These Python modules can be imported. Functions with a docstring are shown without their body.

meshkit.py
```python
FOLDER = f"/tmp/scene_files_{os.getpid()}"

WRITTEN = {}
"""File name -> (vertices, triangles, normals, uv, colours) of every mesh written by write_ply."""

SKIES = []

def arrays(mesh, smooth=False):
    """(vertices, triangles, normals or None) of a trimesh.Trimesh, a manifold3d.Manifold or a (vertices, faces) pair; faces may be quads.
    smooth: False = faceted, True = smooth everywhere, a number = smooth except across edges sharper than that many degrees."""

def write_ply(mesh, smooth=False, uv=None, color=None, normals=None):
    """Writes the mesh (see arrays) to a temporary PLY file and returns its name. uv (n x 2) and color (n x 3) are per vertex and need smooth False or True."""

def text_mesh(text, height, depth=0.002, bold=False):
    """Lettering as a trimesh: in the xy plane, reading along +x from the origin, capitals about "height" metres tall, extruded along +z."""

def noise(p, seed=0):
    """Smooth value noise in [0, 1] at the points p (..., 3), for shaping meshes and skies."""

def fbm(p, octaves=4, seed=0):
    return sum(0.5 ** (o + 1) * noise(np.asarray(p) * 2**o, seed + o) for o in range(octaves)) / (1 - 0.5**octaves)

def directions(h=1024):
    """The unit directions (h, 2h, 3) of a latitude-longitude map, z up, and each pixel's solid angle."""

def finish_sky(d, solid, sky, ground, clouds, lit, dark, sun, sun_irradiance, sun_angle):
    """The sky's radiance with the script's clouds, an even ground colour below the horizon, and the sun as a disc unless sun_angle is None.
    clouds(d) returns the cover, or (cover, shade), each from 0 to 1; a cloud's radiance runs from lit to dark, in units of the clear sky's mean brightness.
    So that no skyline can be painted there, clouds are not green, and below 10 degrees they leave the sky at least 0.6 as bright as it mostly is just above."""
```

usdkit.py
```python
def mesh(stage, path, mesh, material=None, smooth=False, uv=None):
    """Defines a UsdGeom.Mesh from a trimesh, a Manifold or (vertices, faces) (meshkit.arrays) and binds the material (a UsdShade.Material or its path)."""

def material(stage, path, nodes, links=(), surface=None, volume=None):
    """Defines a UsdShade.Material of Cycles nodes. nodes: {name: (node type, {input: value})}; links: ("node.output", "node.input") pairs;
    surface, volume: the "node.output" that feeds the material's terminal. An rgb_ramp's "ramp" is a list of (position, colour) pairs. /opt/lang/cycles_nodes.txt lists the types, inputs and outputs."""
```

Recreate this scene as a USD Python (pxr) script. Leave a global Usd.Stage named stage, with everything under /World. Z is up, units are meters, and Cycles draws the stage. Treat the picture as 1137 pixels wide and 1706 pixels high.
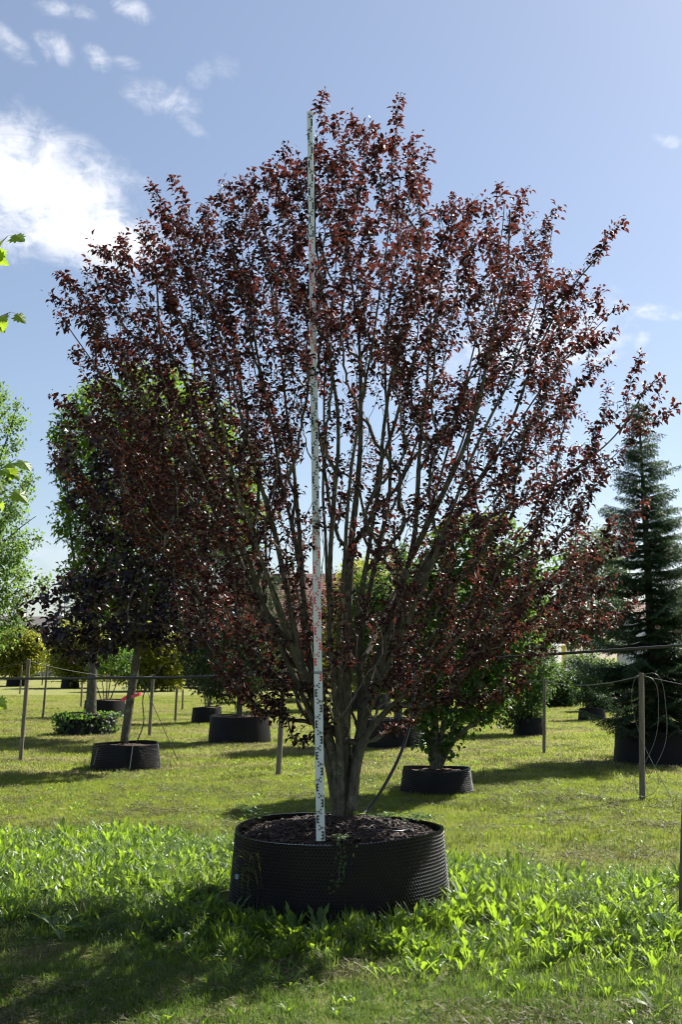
import math, random, numpy as np, trimesh, usdkit, meshkit, shapely
from shapely.geometry import Polygon, box as sbox
from scipy.spatial import cKDTree
from pxr import Usd, UsdGeom, UsdLux, UsdShade, Gf, Sdf, Vt

stage = Usd.Stage.CreateInMemory()
UsdGeom.SetStageUpAxis(stage, "Z")
UsdGeom.SetStageMetersPerUnit(stage, 1.0)
UsdGeom.Xform.Define(stage, "/World")
UsdGeom.Scope.Define(stage, "/World/Looks")

# ------------------------------------------------------------------ camera, sky, sun, exposure
W, H = 1137, 1706
FPX, HOR, EYE, PITCH = 1790.0, 1092.0, 1.70, math.radians(5.0)
CYP = HOR - FPX * math.tan(PITCH)              # row of the principal point
cam = UsdGeom.Camera.Define(stage, "/World/camera")
cam.CreateHorizontalApertureAttr(24.0)
cam.CreateVerticalApertureAttr(36.0)
cam.CreateFocalLengthAttr(FPX / W * 24.0)
cam.CreateVerticalApertureOffsetAttr((CYP - H / 2) / W * 24.0)
cam.CreateFStopAttr(5.6)
cam.CreateFocusDistanceAttr(7.4)
cam.CreateExposureAttr(1.45)
cam.CreateClippingRangeAttr(Gf.Vec2f(0.1, 5000))
cam.AddTranslateOp().Set(Gf.Vec3d(0, 0, EYE))
cam.AddRotateXOp().Set(90 + math.degrees(PITCH))

SUN_AZ, SUN_EL = math.radians(50), math.radians(46)
SUNV = np.array([math.sin(SUN_AZ) * math.cos(SUN_EL), math.cos(SUN_AZ) * math.cos(SUN_EL), math.sin(SUN_EL)])
SKY_STRENGTH, SUN_INT = 0.050, 1.25
sun = UsdLux.DistantLight.Define(stage, "/World/sun")
sun.CreateIntensityAttr(SUN_INT)
sun.CreateAngleAttr(0.53)
sun.CreateNormalizeAttr(True)
sun.CreateColorAttr(Gf.Vec3f(1.0, 0.95, 0.86))
sun.AddTransformOp().Set(Gf.Matrix4d().SetRotate(Gf.Rotation(Gf.Vec3d(0, 0, 1), Gf.Vec3d(*map(float, SUNV)))))

_F = np.array([0, math.cos(PITCH), math.sin(PITCH)])
_U = np.array([0, -math.sin(PITCH), math.cos(PITCH)])
def ray(x, y):
    d = np.array([(x - W / 2), 0, 0]) + _F * FPX + _U * (CYP - y)
    return d / np.linalg.norm(d)
def at(x, y, Y):
    """the point at forward distance Y seen at picture position x, y"""
    d = ray(x, y)
    return np.array([0, 0, EYE]) + d * (Y / d[1])
def ground(x, y):
    d = ray(x, y)
    return np.array([0, 0, EYE]) - d * (EYE / d[2])
def pix(p):
    q = np.asarray(p, float) - [0, 0, EYE]
    z = q @ _F
    return np.stack([W / 2 + FPX * q[..., 0] / z, CYP - FPX * (q @ _U) / z], -1)

def M(name, nodes, links, surface):
    return usdkit.material(stage, f"/World/Looks/{name}", nodes, links, surface=surface)

def make_sky():
    n = {"tc": ("texture_coordinate", {}),
         "sky": ("sky_texture", {"sky_type": "single_scattering", "sun_disc": False, "sun_elevation": SUN_EL, "sun_rotation": SUN_AZ,
                                 "altitude": 400.0, "air_density": 1.0, "aerosol_density": 1.3, "ozone_density": 1.6}),
         "nz": ("noise_texture", {"scale": 11.0, "detail": 7.0, "roughness": 0.62, "distortion": 0.6}),
         "nf": ("noise_texture", {"scale": 34.0, "detail": 6.0, "roughness": 0.65, "distortion": 0.8}),
         "n0": ("math", {"math_type": "subtract", "value2": 0.5}),
         "n1": ("math", {"math_type": "subtract", "value2": 0.5}),
         "bg": ("background_shader", {"strength": SKY_STRENGTH})}
    L = [("tc.generated", "nz.vector"), ("tc.generated", "nf.vector"), ("nz.fac", "n0.value1"), ("nf.fac", "n1.value1")]
    last = None
    # x, y, half-width, half-height (degrees-like in picture units), tilt, noise amounts, opacity
    blobs = [(60, 305, 215, 120, 24, 0.9, 0.45, 1.0), (-170, 270, 300, 160, 8, 1.0, 0.45, 1.0), (130, 375, 170, 75, 12, 0.9, 0.5, 1.0),
             (268, 163, 62, 30, 12, 1.2, 1.6, 0.62), (318, 210, 40, 12, 30, 1.0, 1.8, 0.30), (335, 125, 26, 18, -40, 1.0, 1.8, 0.25),
             (92, 78, 34, 22, 30, 1.0, 1.9, 0.5), (160, 96, 26, 18, 30, 1.0, 1.9, 0.52), (12, 70, 40, 20, 35, 1.0, 1.8, 0.5),
             (215, 12, 34, 18, 20, 1.0, 1.9, 0.55), (88, 12, 30, 16, 10, 1.0, 1.9, 0.42), (215, 108, 26, 12, 10, 1.0, 1.9, 0.3), (140, 22, 22, 12, 10, 1.0, 1.9, 0.35),
             (375, 108, 22, 18, 40, 1.0, 1.9, 0.22),
             (1090, 520, 44, 13, 10, 1.0, 1.8, 0.62), (1020, 572, 40, 14, -12, 1.0, 1.8, 0.62), (1010, 598, 36, 9, -15, 1.0, 1.8, 0.6), (1070, 566, 18, 12, -40, 1.0, 1.8, 0.5),
             (1110, 234, 26, 9, 20, 1.0, 2.2, 0.3), (900, 560, 150, 60, -10, 1.4, 1.2, 0.55), (760, 470, 90, 60, 0, 1.4, 1.2, 0.5), (690, 600, 120, 80, 0, 1.4, 1.2, 0.35)]
    for k, (x, y, rw, rh, tilt, a0, a1, op) in enumerate(blobs):
        c = ray(x, y)
        r = ray(x + 1, y) - ray(x - 1, y); r /= np.linalg.norm(r)
        u = ray(x, y + 1) - ray(x, y - 1); u /= np.linalg.norm(u)
        t = math.radians(tilt)
        e0, e1 = r * math.cos(t) + u * math.sin(t), -r * math.sin(t) + u * math.cos(t)
        sc = np.linalg.norm(ray(x + 1, y) - ray(x, y))
        n[f"d{k}"] = ("vector_math", {"math_type": "subtract", "vector2": c})
        L.append(("tc.generated", f"d{k}.vector1"))
        for j, (e, rad) in enumerate(((e0, rw), (e1, rh))):
            n[f"q{k}_{j}"] = ("vector_math", {"math_type": "dot_product", "vector2": e / (rad * sc)})
            n[f"s{k}_{j}"] = ("math", {"math_type": "power", "value2": 2.0})
            n[f"b{k}_{j}"] = ("math", {"math_type": "absolute"})
            L += [(f"d{k}.vector", f"q{k}_{j}.vector1"), (f"q{k}_{j}.value", f"b{k}_{j}.value1"), (f"b{k}_{j}.value", f"s{k}_{j}.value1")]
        n[f"c{k}"] = ("vector_math", {"math_type": "length"})
        L.append((f"d{k}.vector", f"c{k}.vector1"))
        n[f"a{k}"] = ("math", {"math_type": "add"})
        n[f"m{k}"] = ("math", {"math_type": "multiply_add", "value2": -2.2 * a0})
        n[f"w{k}"] = ("math", {"math_type": "multiply_add", "value2": -2.6 * a1})
        n[f"f{k}"] = ("map_range", {"range_type": "smoothstep", "from_min": (1.2 if rw > 120 else 1.5), "from_max": (-.1 if rw > 120 else -1.7), "to_min": 0.0, "to_max": op * (1 if rw > 120 else 1.6), "clamp": True})
        L += [(f"s{k}_0.value", f"a{k}.value1"), (f"s{k}_1.value", f"a{k}.value2"), ("n0.value", f"m{k}.value1"), (f"a{k}.value", f"m{k}.value3"),
              ("n1.value", f"w{k}.value1"), (f"m{k}.value", f"w{k}.value3"), (f"w{k}.value", f"f{k}.value")]
        if last:
            n[f"x{k}"] = ("math", {"math_type": "maximum"})
            L += [(last, f"x{k}.value1"), (f"f{k}.result", f"x{k}.value2")]
            last = f"x{k}.value"
        else:
            last = f"f{k}.result"
    # thin sparse fair-weather cloud over the rest of the sky
    n["mp"] = ("mapping", {"scale": (1, 1, 2.2)})
    n["far"] = ("noise_texture", {"scale": 2.6, "detail": 8.0, "roughness": 0.6, "distortion": 0.4})
    n["fr"] = ("map_range", {"range_type": "smoothstep", "from_min": 0.60, "from_max": 0.78, "to_min": 0.0, "to_max": 0.45, "clamp": True})
    n["xx"] = ("math", {"math_type": "maximum", "use_clamp": True})
    n["mix"] = ("mix_color", {"b": (8.6, 8.7, 9.1), "use_clamp": False})
    n["veil"] = ("mix_color", {"fac": 0.10, "b": (8.0, 8.6, 10.0), "use_clamp": False})
    n["mw"] = ("mapping", {"rotation": (.5, .3, .8), "scale": (1.0, 1.0, 2.6)})
    n["wn"] = ("noise_texture", {"scale": 30.0, "detail": 10.0, "roughness": 0.68, "distortion": 1.2})
    n["wr"] = ("map_range", {"range_type": "smoothstep", "from_min": 0.34, "from_max": 0.62, "to_min": 0.25, "to_max": 1.0, "clamp": True})
    n["wm"] = ("math", {"math_type": "multiply"}); n["wp"] = ("math", {"math_type": "power", "value2": 2.2}); n["wx"] = ("mix_float", {})
    L += [("tc.generated", "mw.vector"), ("mw.vector", "wn.vector"), ("wn.fac", "wr.value"), (last, "wm.value1"), ("wr.result", "wm.value2"), (last, "wp.value1"), ("wp.value", "wx.fac"), ("wm.value", "wx.a"), (last, "wx.b")]
    last = "wx.result"
    L += [("tc.generated", "mp.vector"), ("mp.vector", "far.vector"), ("far.fac", "fr.value"), (last, "xx.value1"), ("fr.result", "xx.value2"),
          ("sky.color", "veil.a"), ("veil.result", "mix.a"), ("xx.value", "mix.fac"), ("mix.result", "bg.color")]
    return M("sky_look", n, L, "bg.background")
dome = UsdLux.DomeLight.Define(stage, "/World/sky")
UsdShade.MaterialBindingAPI.Apply(dome.GetPrim()).Bind(make_sky())
dome.GetPrim().SetCustomDataByKey("kind", "structure")

# ------------------------------------------------------------------ helpers
USED = {}
def numbered(name, parent="/World"):
    k = USED.get((parent, name), -1) + 1
    USED[(parent, name)] = k
    return f"{parent}/{name}" if k == 0 else f"{parent}/{name}_{k:03d}"
def tag(p, label=None, cat=None, group=None, kind=None):
    p = p.GetPrim() if hasattr(p, "GetPrim") else p
    for k, v in (("label", label), ("category", cat), ("group", group), ("kind", kind)):
        if v: p.SetCustomDataByKey(k, v)
    return p
LOCS = {}
def obj(name, mesh, mat, parent=None, smooth=False, kind=None, label=None):
    """one Mesh; vertices are given in world space and moved into their thing's frame"""
    path = str(parent.GetPath()) if parent is not None else "/World"
    v, f = (np.asarray(mesh[0], float), np.asarray(mesh[1], int)) if isinstance(mesh, tuple) else (np.array(mesh.vertices), np.array(mesh.faces))
    root = "/".join(path.split("/")[:3])
    if parent is not None and root in LOCS: v = v - LOCS[root]
    m = usdkit.mesh(stage, numbered(name, path), (v, f), mat, smooth=smooth)
    tag(m, label, None, None, kind)
    return m.GetPrim()
def thing(name, label, cat, group=None, loc=None, kind=None):
    x = UsdGeom.Xform.Define(stage, numbered(name))
    if loc is not None:
        x.AddTranslateOp().Set(Gf.Vec3d(*map(float, loc)))
        LOCS[str(x.GetPath())] = np.asarray(loc, float)
    return tag(x, label, cat, group, kind)

class MB:
    """collects shapes into one mesh"""
    def __init__(self): self.v, self.f, self.n = [], [], 0
    def add(self, v, f):
        v, f = np.asarray(v, float), np.asarray(f, int)
        if f.shape[1] == 4: f = np.vstack([f[:, [0, 1, 2]], f[:, [0, 2, 3]]])
        self.v.append(v); self.f.append(f + self.n); self.n += len(v)
        return self
    def mesh(self): return np.vstack(self.v), np.vstack(self.f)

def frames(p):
    t = np.gradient(p, axis=0)
    t /= np.linalg.norm(t, axis=1, keepdims=True) + 1e-12
    ref = np.array([0.31, 0.95, 0.02]) if abs(t[:, 2]).mean() > .5 else np.array([0, 0, 1.0])
    a = np.cross(t, ref); a /= np.linalg.norm(a, axis=1, keepdims=True) + 1e-12
    return t, a, np.cross(t, a)
def tube(p, r, sides=6, cap=False, rough=None):
    p = np.asarray(p, float); r = np.broadcast_to(r, (len(p),))
    t, a, b = frames(p)
    ang = np.arange(sides) * 2 * np.pi / sides
    rr = r[:, None] * np.ones(sides)
    if rough is not None: rr = rr * rough(p, ang)
    v = p[:, None] + rr[..., None] * (np.cos(ang)[None, :, None] * a[:, None] + np.sin(ang)[None, :, None] * b[:, None])
    i, j = np.meshgrid(np.arange(len(p) - 1), np.arange(sides), indexing="ij")
    q = np.stack([i * sides + j, i * sides + (j + 1) % sides, (i + 1) * sides + (j + 1) % sides, (i + 1) * sides + j], -1).reshape(-1, 4)
    v = v.reshape(-1, 3); f = np.vstack([q[:, [0, 1, 2]], q[:, [0, 2, 3]]])
    if cap:
        n = len(v); v = np.vstack([v, p[:1], p[-1:]])
        k = np.arange(sides); e = (len(p) - 1) * sides
        f = np.vstack([f, np.stack([np.full(sides, n), (k + 1) % sides, k], 1), np.stack([np.full(sides, n + 1), e + k, e + (k + 1) % sides], 1)])
    return v, f
def spline(pts, step=0.06):
    """smooth polyline through points"""
    p = np.asarray(pts, float)
    if len(p) == 2:
        n = max(2, int(np.linalg.norm(p[1] - p[0]) / step) + 1)
        return p[0] + (p[1] - p[0]) * np.linspace(0, 1, n)[:, None]
    from scipy.interpolate import CubicSpline
    s = np.r_[0, np.cumsum(np.linalg.norm(np.diff(p, axis=0), axis=1))]
    return CubicSpline(s, p, bc_type="natural")(np.linspace(0, s[-1], max(3, int(s[-1] / step) + 1)))
def bx(x0, x1, y0, y1, z0, z1, ch=0.0):
    """box, its edges chamfered by ch"""
    if ch <= 0:
        m = trimesh.creation.box([x1 - x0, y1 - y0, z1 - z0]); m.apply_translation([(x0 + x1) / 2, (y0 + y1) / 2, (z0 + z1) / 2])
        return np.array(m.vertices), np.array(m.faces)
    c = np.array([(x0 + x1) / 2, (y0 + y1) / 2, (z0 + z1) / 2]); h = np.array([x1 - x0, y1 - y0, z1 - z0]) / 2
    pts = [c + np.array([sx, sy, sz]) * (h - ch * (np.arange(3) != k)) for sx in (-1, 1) for sy in (-1, 1) for sz in (-1, 1) for k in range(3)]
    m = trimesh.convex.convex_hull(np.array(pts))
    return np.array(m.vertices), np.array(m.faces)
def gh(x, y):
    """height of the lawn"""
    x, y = np.broadcast_arrays(np.asarray(x, float), np.asarray(y, float))
    p = np.stack([x * .5, y * .5, np.zeros_like(x)], -1)
    return (meshkit.fbm(p, 3, 3) - .5) * .06 + (meshkit.noise(p * 6, 9) - .5) * .014

# ------------------------------------------------------------------ materials
def leaf_mat(name, cols, trans, tfac=0.4, rough=0.42, spec=0.5, patch=None):
    n = {"g": ("geometry", {}), "r": ("rgb_ramp", {"ramp": cols}), "t": ("rgb_ramp", {"ramp": trans}),
         "p": ("principled_bsdf", {"roughness": rough, "specular_ior_level": spec}), "tr": ("translucent_bsdf", {}), "m": ("mix_closure", {"fac": tfac})}
    L = [("g.random_per_island", "r.fac"), ("g.random_per_island", "t.fac"), ("t.color", "tr.color"), ("p.BSDF", "m.closure1"), ("tr.BSDF", "m.closure2")]
    if patch:      # broad drifts of another tone across the place
        sc, c2, lo, hi = patch
        n["mp"] = ("mapping", {"scale": sc}); n["nz"] = ("noise_texture", {"scale": 1.0, "detail": 5.0, "roughness": 0.6})
        n["mr"] = ("map_range", {"from_min": lo, "from_max": hi, "clamp": True}); n["mx"] = ("mix_color", {"b": c2}); n["mt"] = ("mix_color", {"b": tuple(1.6 * c for c in c2)})
        L += [("g.position", "mp.vector"), ("mp.vector", "nz.vector"), ("nz.fac", "mr.value"), ("mr.result", "mx.fac"), ("r.color", "mx.a"), ("mx.result", "p.base_color"), ("mr.result", "mt.fac"), ("t.color", "mt.a"), ("mt.result", "tr.color")]
        L.remove(("t.color", "tr.color"))
    else:
        L.append(("r.color", "p.base_color"))
    return M(name, n, L, "m.closure")
def rough_mat(name, cols, scale=20, rough=0.8, bump=0.4, dist=0.01, stretch=(1, 1, 1), spec=0.3, detail=6):
    return M(name, {"g": ("geometry", {}), "mp": ("mapping", {"scale": stretch}), "nz": ("noise_texture", {"scale": scale, "detail": detail, "roughness": 0.65}),
                    "r": ("rgb_ramp", {"ramp": cols}), "b": ("bump", {"strength": bump, "distance": dist}), "p": ("principled_bsdf", {"roughness": rough, "specular_ior_level": spec})},
             [("g.position", "mp.vector"), ("mp.vector", "nz.vector"), ("nz.fac", "r.fac"), ("r.color", "p.base_color"), ("nz.fac", "b.height"), ("b.normal", "p.normal")], "p.BSDF")
def plain(name, col, rough=0.5, spec=0.5, metallic=0.0, var=0.15, scale=12):
    lo, hi = tuple(c * (1 - var) for c in col), tuple(min(1, c * (1 + var)) for c in col)
    return M(name, {"g": ("geometry", {}), "nz": ("noise_texture", {"scale": scale, "detail": 4.0}), "r": ("rgb_ramp", {"ramp": [(0.3, lo), (0.7, hi)]}),
                    "p": ("principled_bsdf", {"roughness": rough, "specular_ior_level": spec, "metallic": metallic})},
             [("g.position", "nz.vector"), ("nz.fac", "r.fac"), ("r.color", "p.base_color")], "p.BSDF")

MAT = {}
MAT["plum_leaf"] = leaf_mat("plum_leaf", [(0, (.014, .009, .012)), (.45, (.026, .013, .014)), (.8, (.046, .022, .018)), (.96, (.085, .038, .022)), (1, (.20, .035, .02))],
                            [(0, (.09, .022, .016)), (.35, (.30, .086, .024)), (.7, (.58, .22, .048)), (.9, (.74, .34, .07)), (1, (.80, .13, .04))], 0.54, 0.42, 0.42)
MAT["beech_leaf"] = leaf_mat("beech_leaf", [(0, (.012, .010, .014)), (.6, (.022, .012, .017)), (1, (.045, .016, .018))], [(0, (.035, .01, .014)), (1, (.12, .025, .02))], 0.25, 0.38, 0.5)
MAT["elm_leaf"] = leaf_mat("elm_leaf", [(0, (.04, .085, .018)), (.6, (.07, .12, .022)), (1, (.13, .17, .03))], [(0, (.22, .36, .02)), (1, (.50, .55, .035))], 0.52, 0.6, 0.15)
MAT["birch_leaf"] = leaf_mat("birch_leaf", [(0, (.05, .09, .025)), (.6, (.085, .13, .03)), (1, (.13, .17, .045))], [(0, (.22, .36, .06)), (1, (.44, .5, .1))], 0.48, 0.5, 0.3)
MAT["maple_leaf"] = leaf_mat("maple_leaf", [(0, (.06, .11, .015)), (1, (.12, .16, .02))], [(0, (.32, .46, .03)), (1, (.5, .56, .05))], 0.5, 0.45, 0.4)
MAT["hazel_leaf"] = leaf_mat("hazel_leaf", [(0, (.026, .055, .015)), (.6, (.05, .09, .02)), (1, (.09, .13, .03))], [(0, (.14, .27, .03)), (1, (.36, .44, .05))], 0.46, 0.45, 0.4)
MAT["dark_leaf"] = leaf_mat("dark_leaf", [(0, (.015, .028, .014)), (.7, (.026, .045, .018)), (1, (.045, .06, .022))], [(0, (.05, .11, .025)), (1, (.12, .18, .035))], 0.35, 0.5, 0.35)
MAT["gold_leaf"] = leaf_mat("gold_leaf", [(0, (.10, .11, .018)), (.6, (.17, .15, .02)), (1, (.22, .15, .03))], [(0, (.42, .44, .05)), (1, (.66, .50, .08))], 0.52, 0.6, 0.2)
MAT["pale_leaf"] = leaf_mat("pale_leaf", [(0, (.06, .09, .045)), (1, (.11, .13, .06))], [(0, (.2, .28, .09)), (1, (.3, .36, .12))], 0.4, 0.5, 0.35)
MAT["shrub_leaf"] = leaf_mat("shrub_leaf", [(0, (.03, .06, .02)), (.6, (.055, .09, .024)), (1, (.09, .12, .03))], [(0, (.14, .25, .04)), (1, (.3, .38, .06))], 0.42, 0.45, 0.4)
MAT["spruce_needle"] = leaf_mat("spruce_needle", [(0, (.018, .040, .014)), (.6, (.034, .064, .018)), (1, (.068, .098, .024))], [(0, (.05, .11, .035)), (1, (.12, .19, .045))], 0.3, 0.5, 0.35)
MAT["blue_needle"] = leaf_mat("blue_needle", [(0, (.03, .05, .05)), (1, (.055, .08, .08))], [(0, (.04, .07, .06)), (1, (.07, .1, .09))], 0.2, 0.5, 0.35)
MAT["grass"] = leaf_mat("grass", [(0, (.135, .15, .026)), (.5, (.235, .23, .045)), (.8, (.30, .27, .07)), (.92, (.40, .34, .14)), (1, (.50, .43, .24))],
                        [(0, (.34, .43, .05)), (.8, (.56, .54, .09)), (1, (.62, .52, .22))], 0.46, 0.55, 0.3, patch=((.22, .85, .5), (.30, .26, .115), .55, .86))
MAT["grass_far"] = leaf_mat("grass_far", [(0, (.135, .15, .026)), (.5, (.235, .23, .045)), (.8, (.30, .27, .07)), (.92, (.40, .34, .14)), (1, (.50, .43, .24))],
                        [(0, (.34, .43, .05)), (.8, (.56, .54, .09)), (1, (.62, .52, .22))], 0.46, 0.55, 0.3, patch=((.45, 1.1, .5), (.29, .245, .12), .43, .70))
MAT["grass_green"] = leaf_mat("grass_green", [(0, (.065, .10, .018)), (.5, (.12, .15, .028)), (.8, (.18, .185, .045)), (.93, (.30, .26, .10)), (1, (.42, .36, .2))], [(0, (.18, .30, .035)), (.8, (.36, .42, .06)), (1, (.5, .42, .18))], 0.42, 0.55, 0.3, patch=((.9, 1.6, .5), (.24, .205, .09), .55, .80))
MAT["weed"] = leaf_mat("weed", [(0, (.05, .10, .018)), (.6, (.08, .14, .022)), (1, (.13, .17, .03))], [(0, (.30, .46, .03)), (.7, (.50, .60, .055)), (1, (.60, .63, .09))], 0.5, 0.42, 0.45)
MAT["feather"] = leaf_mat("feather", [(0, (.06, .10, .035)), (.7, (.10, .14, .055)), (1, (.16, .18, .09))], [(0, (.2, .32, .06)), (1, (.36, .42, .12))], 0.4, 0.32, 0.6)
MAT["dark_tuft"] = leaf_mat("dark_tuft", [(0, (.075, .09, .018)), (.7, (.13, .135, .032)), (1, (.24, .20, .09))], [(0, (.17, .22, .03)), (1, (.34, .32, .09))], 0.35, 0.6, 0.25)
MAT["straw"] = leaf_mat("straw", [(0, (.10, .095, .045)), (.6, (.20, .17, .085)), (1, (.33, .28, .17))], [(0, (.14, .13, .05)), (1, (.28, .24, .12))], 0.3, 0.6, 0.3)
MAT["chip"] = leaf_mat("chip", [(0, (.03, .018, .012)), (.5, (.09, .056, .038)), (.8, (.19, .125, .085)), (1, (.36, .26, .19))], [(0, (.0, .0, .0)), (1, (.02, .01, .01))], 0.02, 0.7, 0.3)
MAT["bark"] = M("bark", {"g": ("geometry", {}), "mp": ("mapping", {"scale": (1, 1, .28)}), "nz": ("noise_texture", {"scale": 34.0, "detail": 8.0, "roughness": .7}), "nl": ("noise_texture", {"scale": 11.0, "detail": 6.0, "roughness": .7}),
    "r": ("rgb_ramp", {"ramp": [(.28, (.018, .016, .011)), (.5, (.062, .056, .040)), (.72, (.135, .122, .09))]}), "lr": ("map_range", {"from_min": .54, "from_max": .66, "clamp": True}), "mx": ("mix_color", {"b": (.125, .135, .085)}),
    "b": ("bump", {"strength": 1.0, "distance": .018}), "p": ("principled_bsdf", {"roughness": .88, "specular_ior_level": .2})},
    [("g.position", "mp.vector"), ("mp.vector", "nz.vector"), ("g.position", "nl.vector"), ("nz.fac", "r.fac"), ("nl.fac", "lr.value"), ("lr.result", "mx.fac"), ("r.color", "mx.a"), ("mx.result", "p.base_color"), ("nz.fac", "b.height"), ("b.normal", "p.normal")], "p.BSDF")
MAT["twig"] = rough_mat("twig", [(.3, (.05, .042, .032)), (.7, (.14, .12, .095))], 60, .6, .2, .003)
MAT["pale_bark"] = rough_mat("pale_bark", [(.3, (.05, .044, .034)), (.7, (.15, .135, .105))], 14, .85, .6, .01, (1, 1, .5))
MAT["post_wood"] = rough_mat("post_wood", [(.25, (.06, .052, .038)), (.75, (.17, .145, .105))], 16, .85, .35, .004, (3, 3, .25))
MAT["planter"] = M("planter", {"g": ("geometry", {}), "nz": ("noise_texture", {"scale": 5.0, "detail": 7.0, "roughness": .7}), "xyz": ("separate_xyz", {}), "zr": ("map_range", {"from_min": .30, "from_max": .0, "to_min": .0, "to_max": .22, "clamp": True}),
    "ad": ("math", {"math_type": "add"}), "mr": ("map_range", {"from_min": .58, "from_max": .86, "to_max": .7, "clamp": True}), "mx": ("mix_color", {"a": (.0016, .0016, .0022), "b": (.020, .016, .012)}), "rr": ("map_range", {"from_min": .5, "from_max": .8, "to_min": .22, "to_max": .6, "clamp": True}),
    "p": ("principled_bsdf", {"specular_ior_level": .2})},
    [("g.position", "nz.vector"), ("g.position", "xyz.vector"), ("xyz.z", "zr.value"), ("nz.fac", "ad.value1"), ("zr.result", "ad.value2"), ("ad.value", "mr.value"), ("mr.result", "mx.fac"), ("mx.result", "p.base_color"), ("ad.value", "rr.value"), ("rr.result", "p.roughness")], "p.BSDF")
MAT["planter_dimple"] = plain("planter_dimple", (.0018, .0018, .0024), 0.26, 0.34)
MAT["planter_dust"] = plain("planter_dust", (.005, .005, .0055), 0.65, 0.15, var=.3, scale=6)
MAT["soil"] = rough_mat("soil", [(.3, (.018, .011, .008)), (.7, (.07, .045, .03))], 60, .95, .8, .02)
MAT["hose"] = plain("hose", (.008, .008, .009), 0.4, 0.5)
MAT["wire"] = plain("wire", (.03, .03, .032), 0.45, 0.5)
MAT["steel_wire"] = plain("steel_wire", (.11, .11, .105), 0.45, 0.4, metallic=.5)
MAT["staff_white"] = plain("staff_white", (.42, .46, .45), 0.4, 0.5, var=.05)
MAT["staff_black"] = plain("staff_black", (.012, .012, .013), 0.5)
MAT["staff_red"] = plain("staff_red", (.50, .025, .03), 0.5)
MAT["staff_grey"] = plain("staff_grey", (.13, .15, .145), 0.5)

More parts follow.
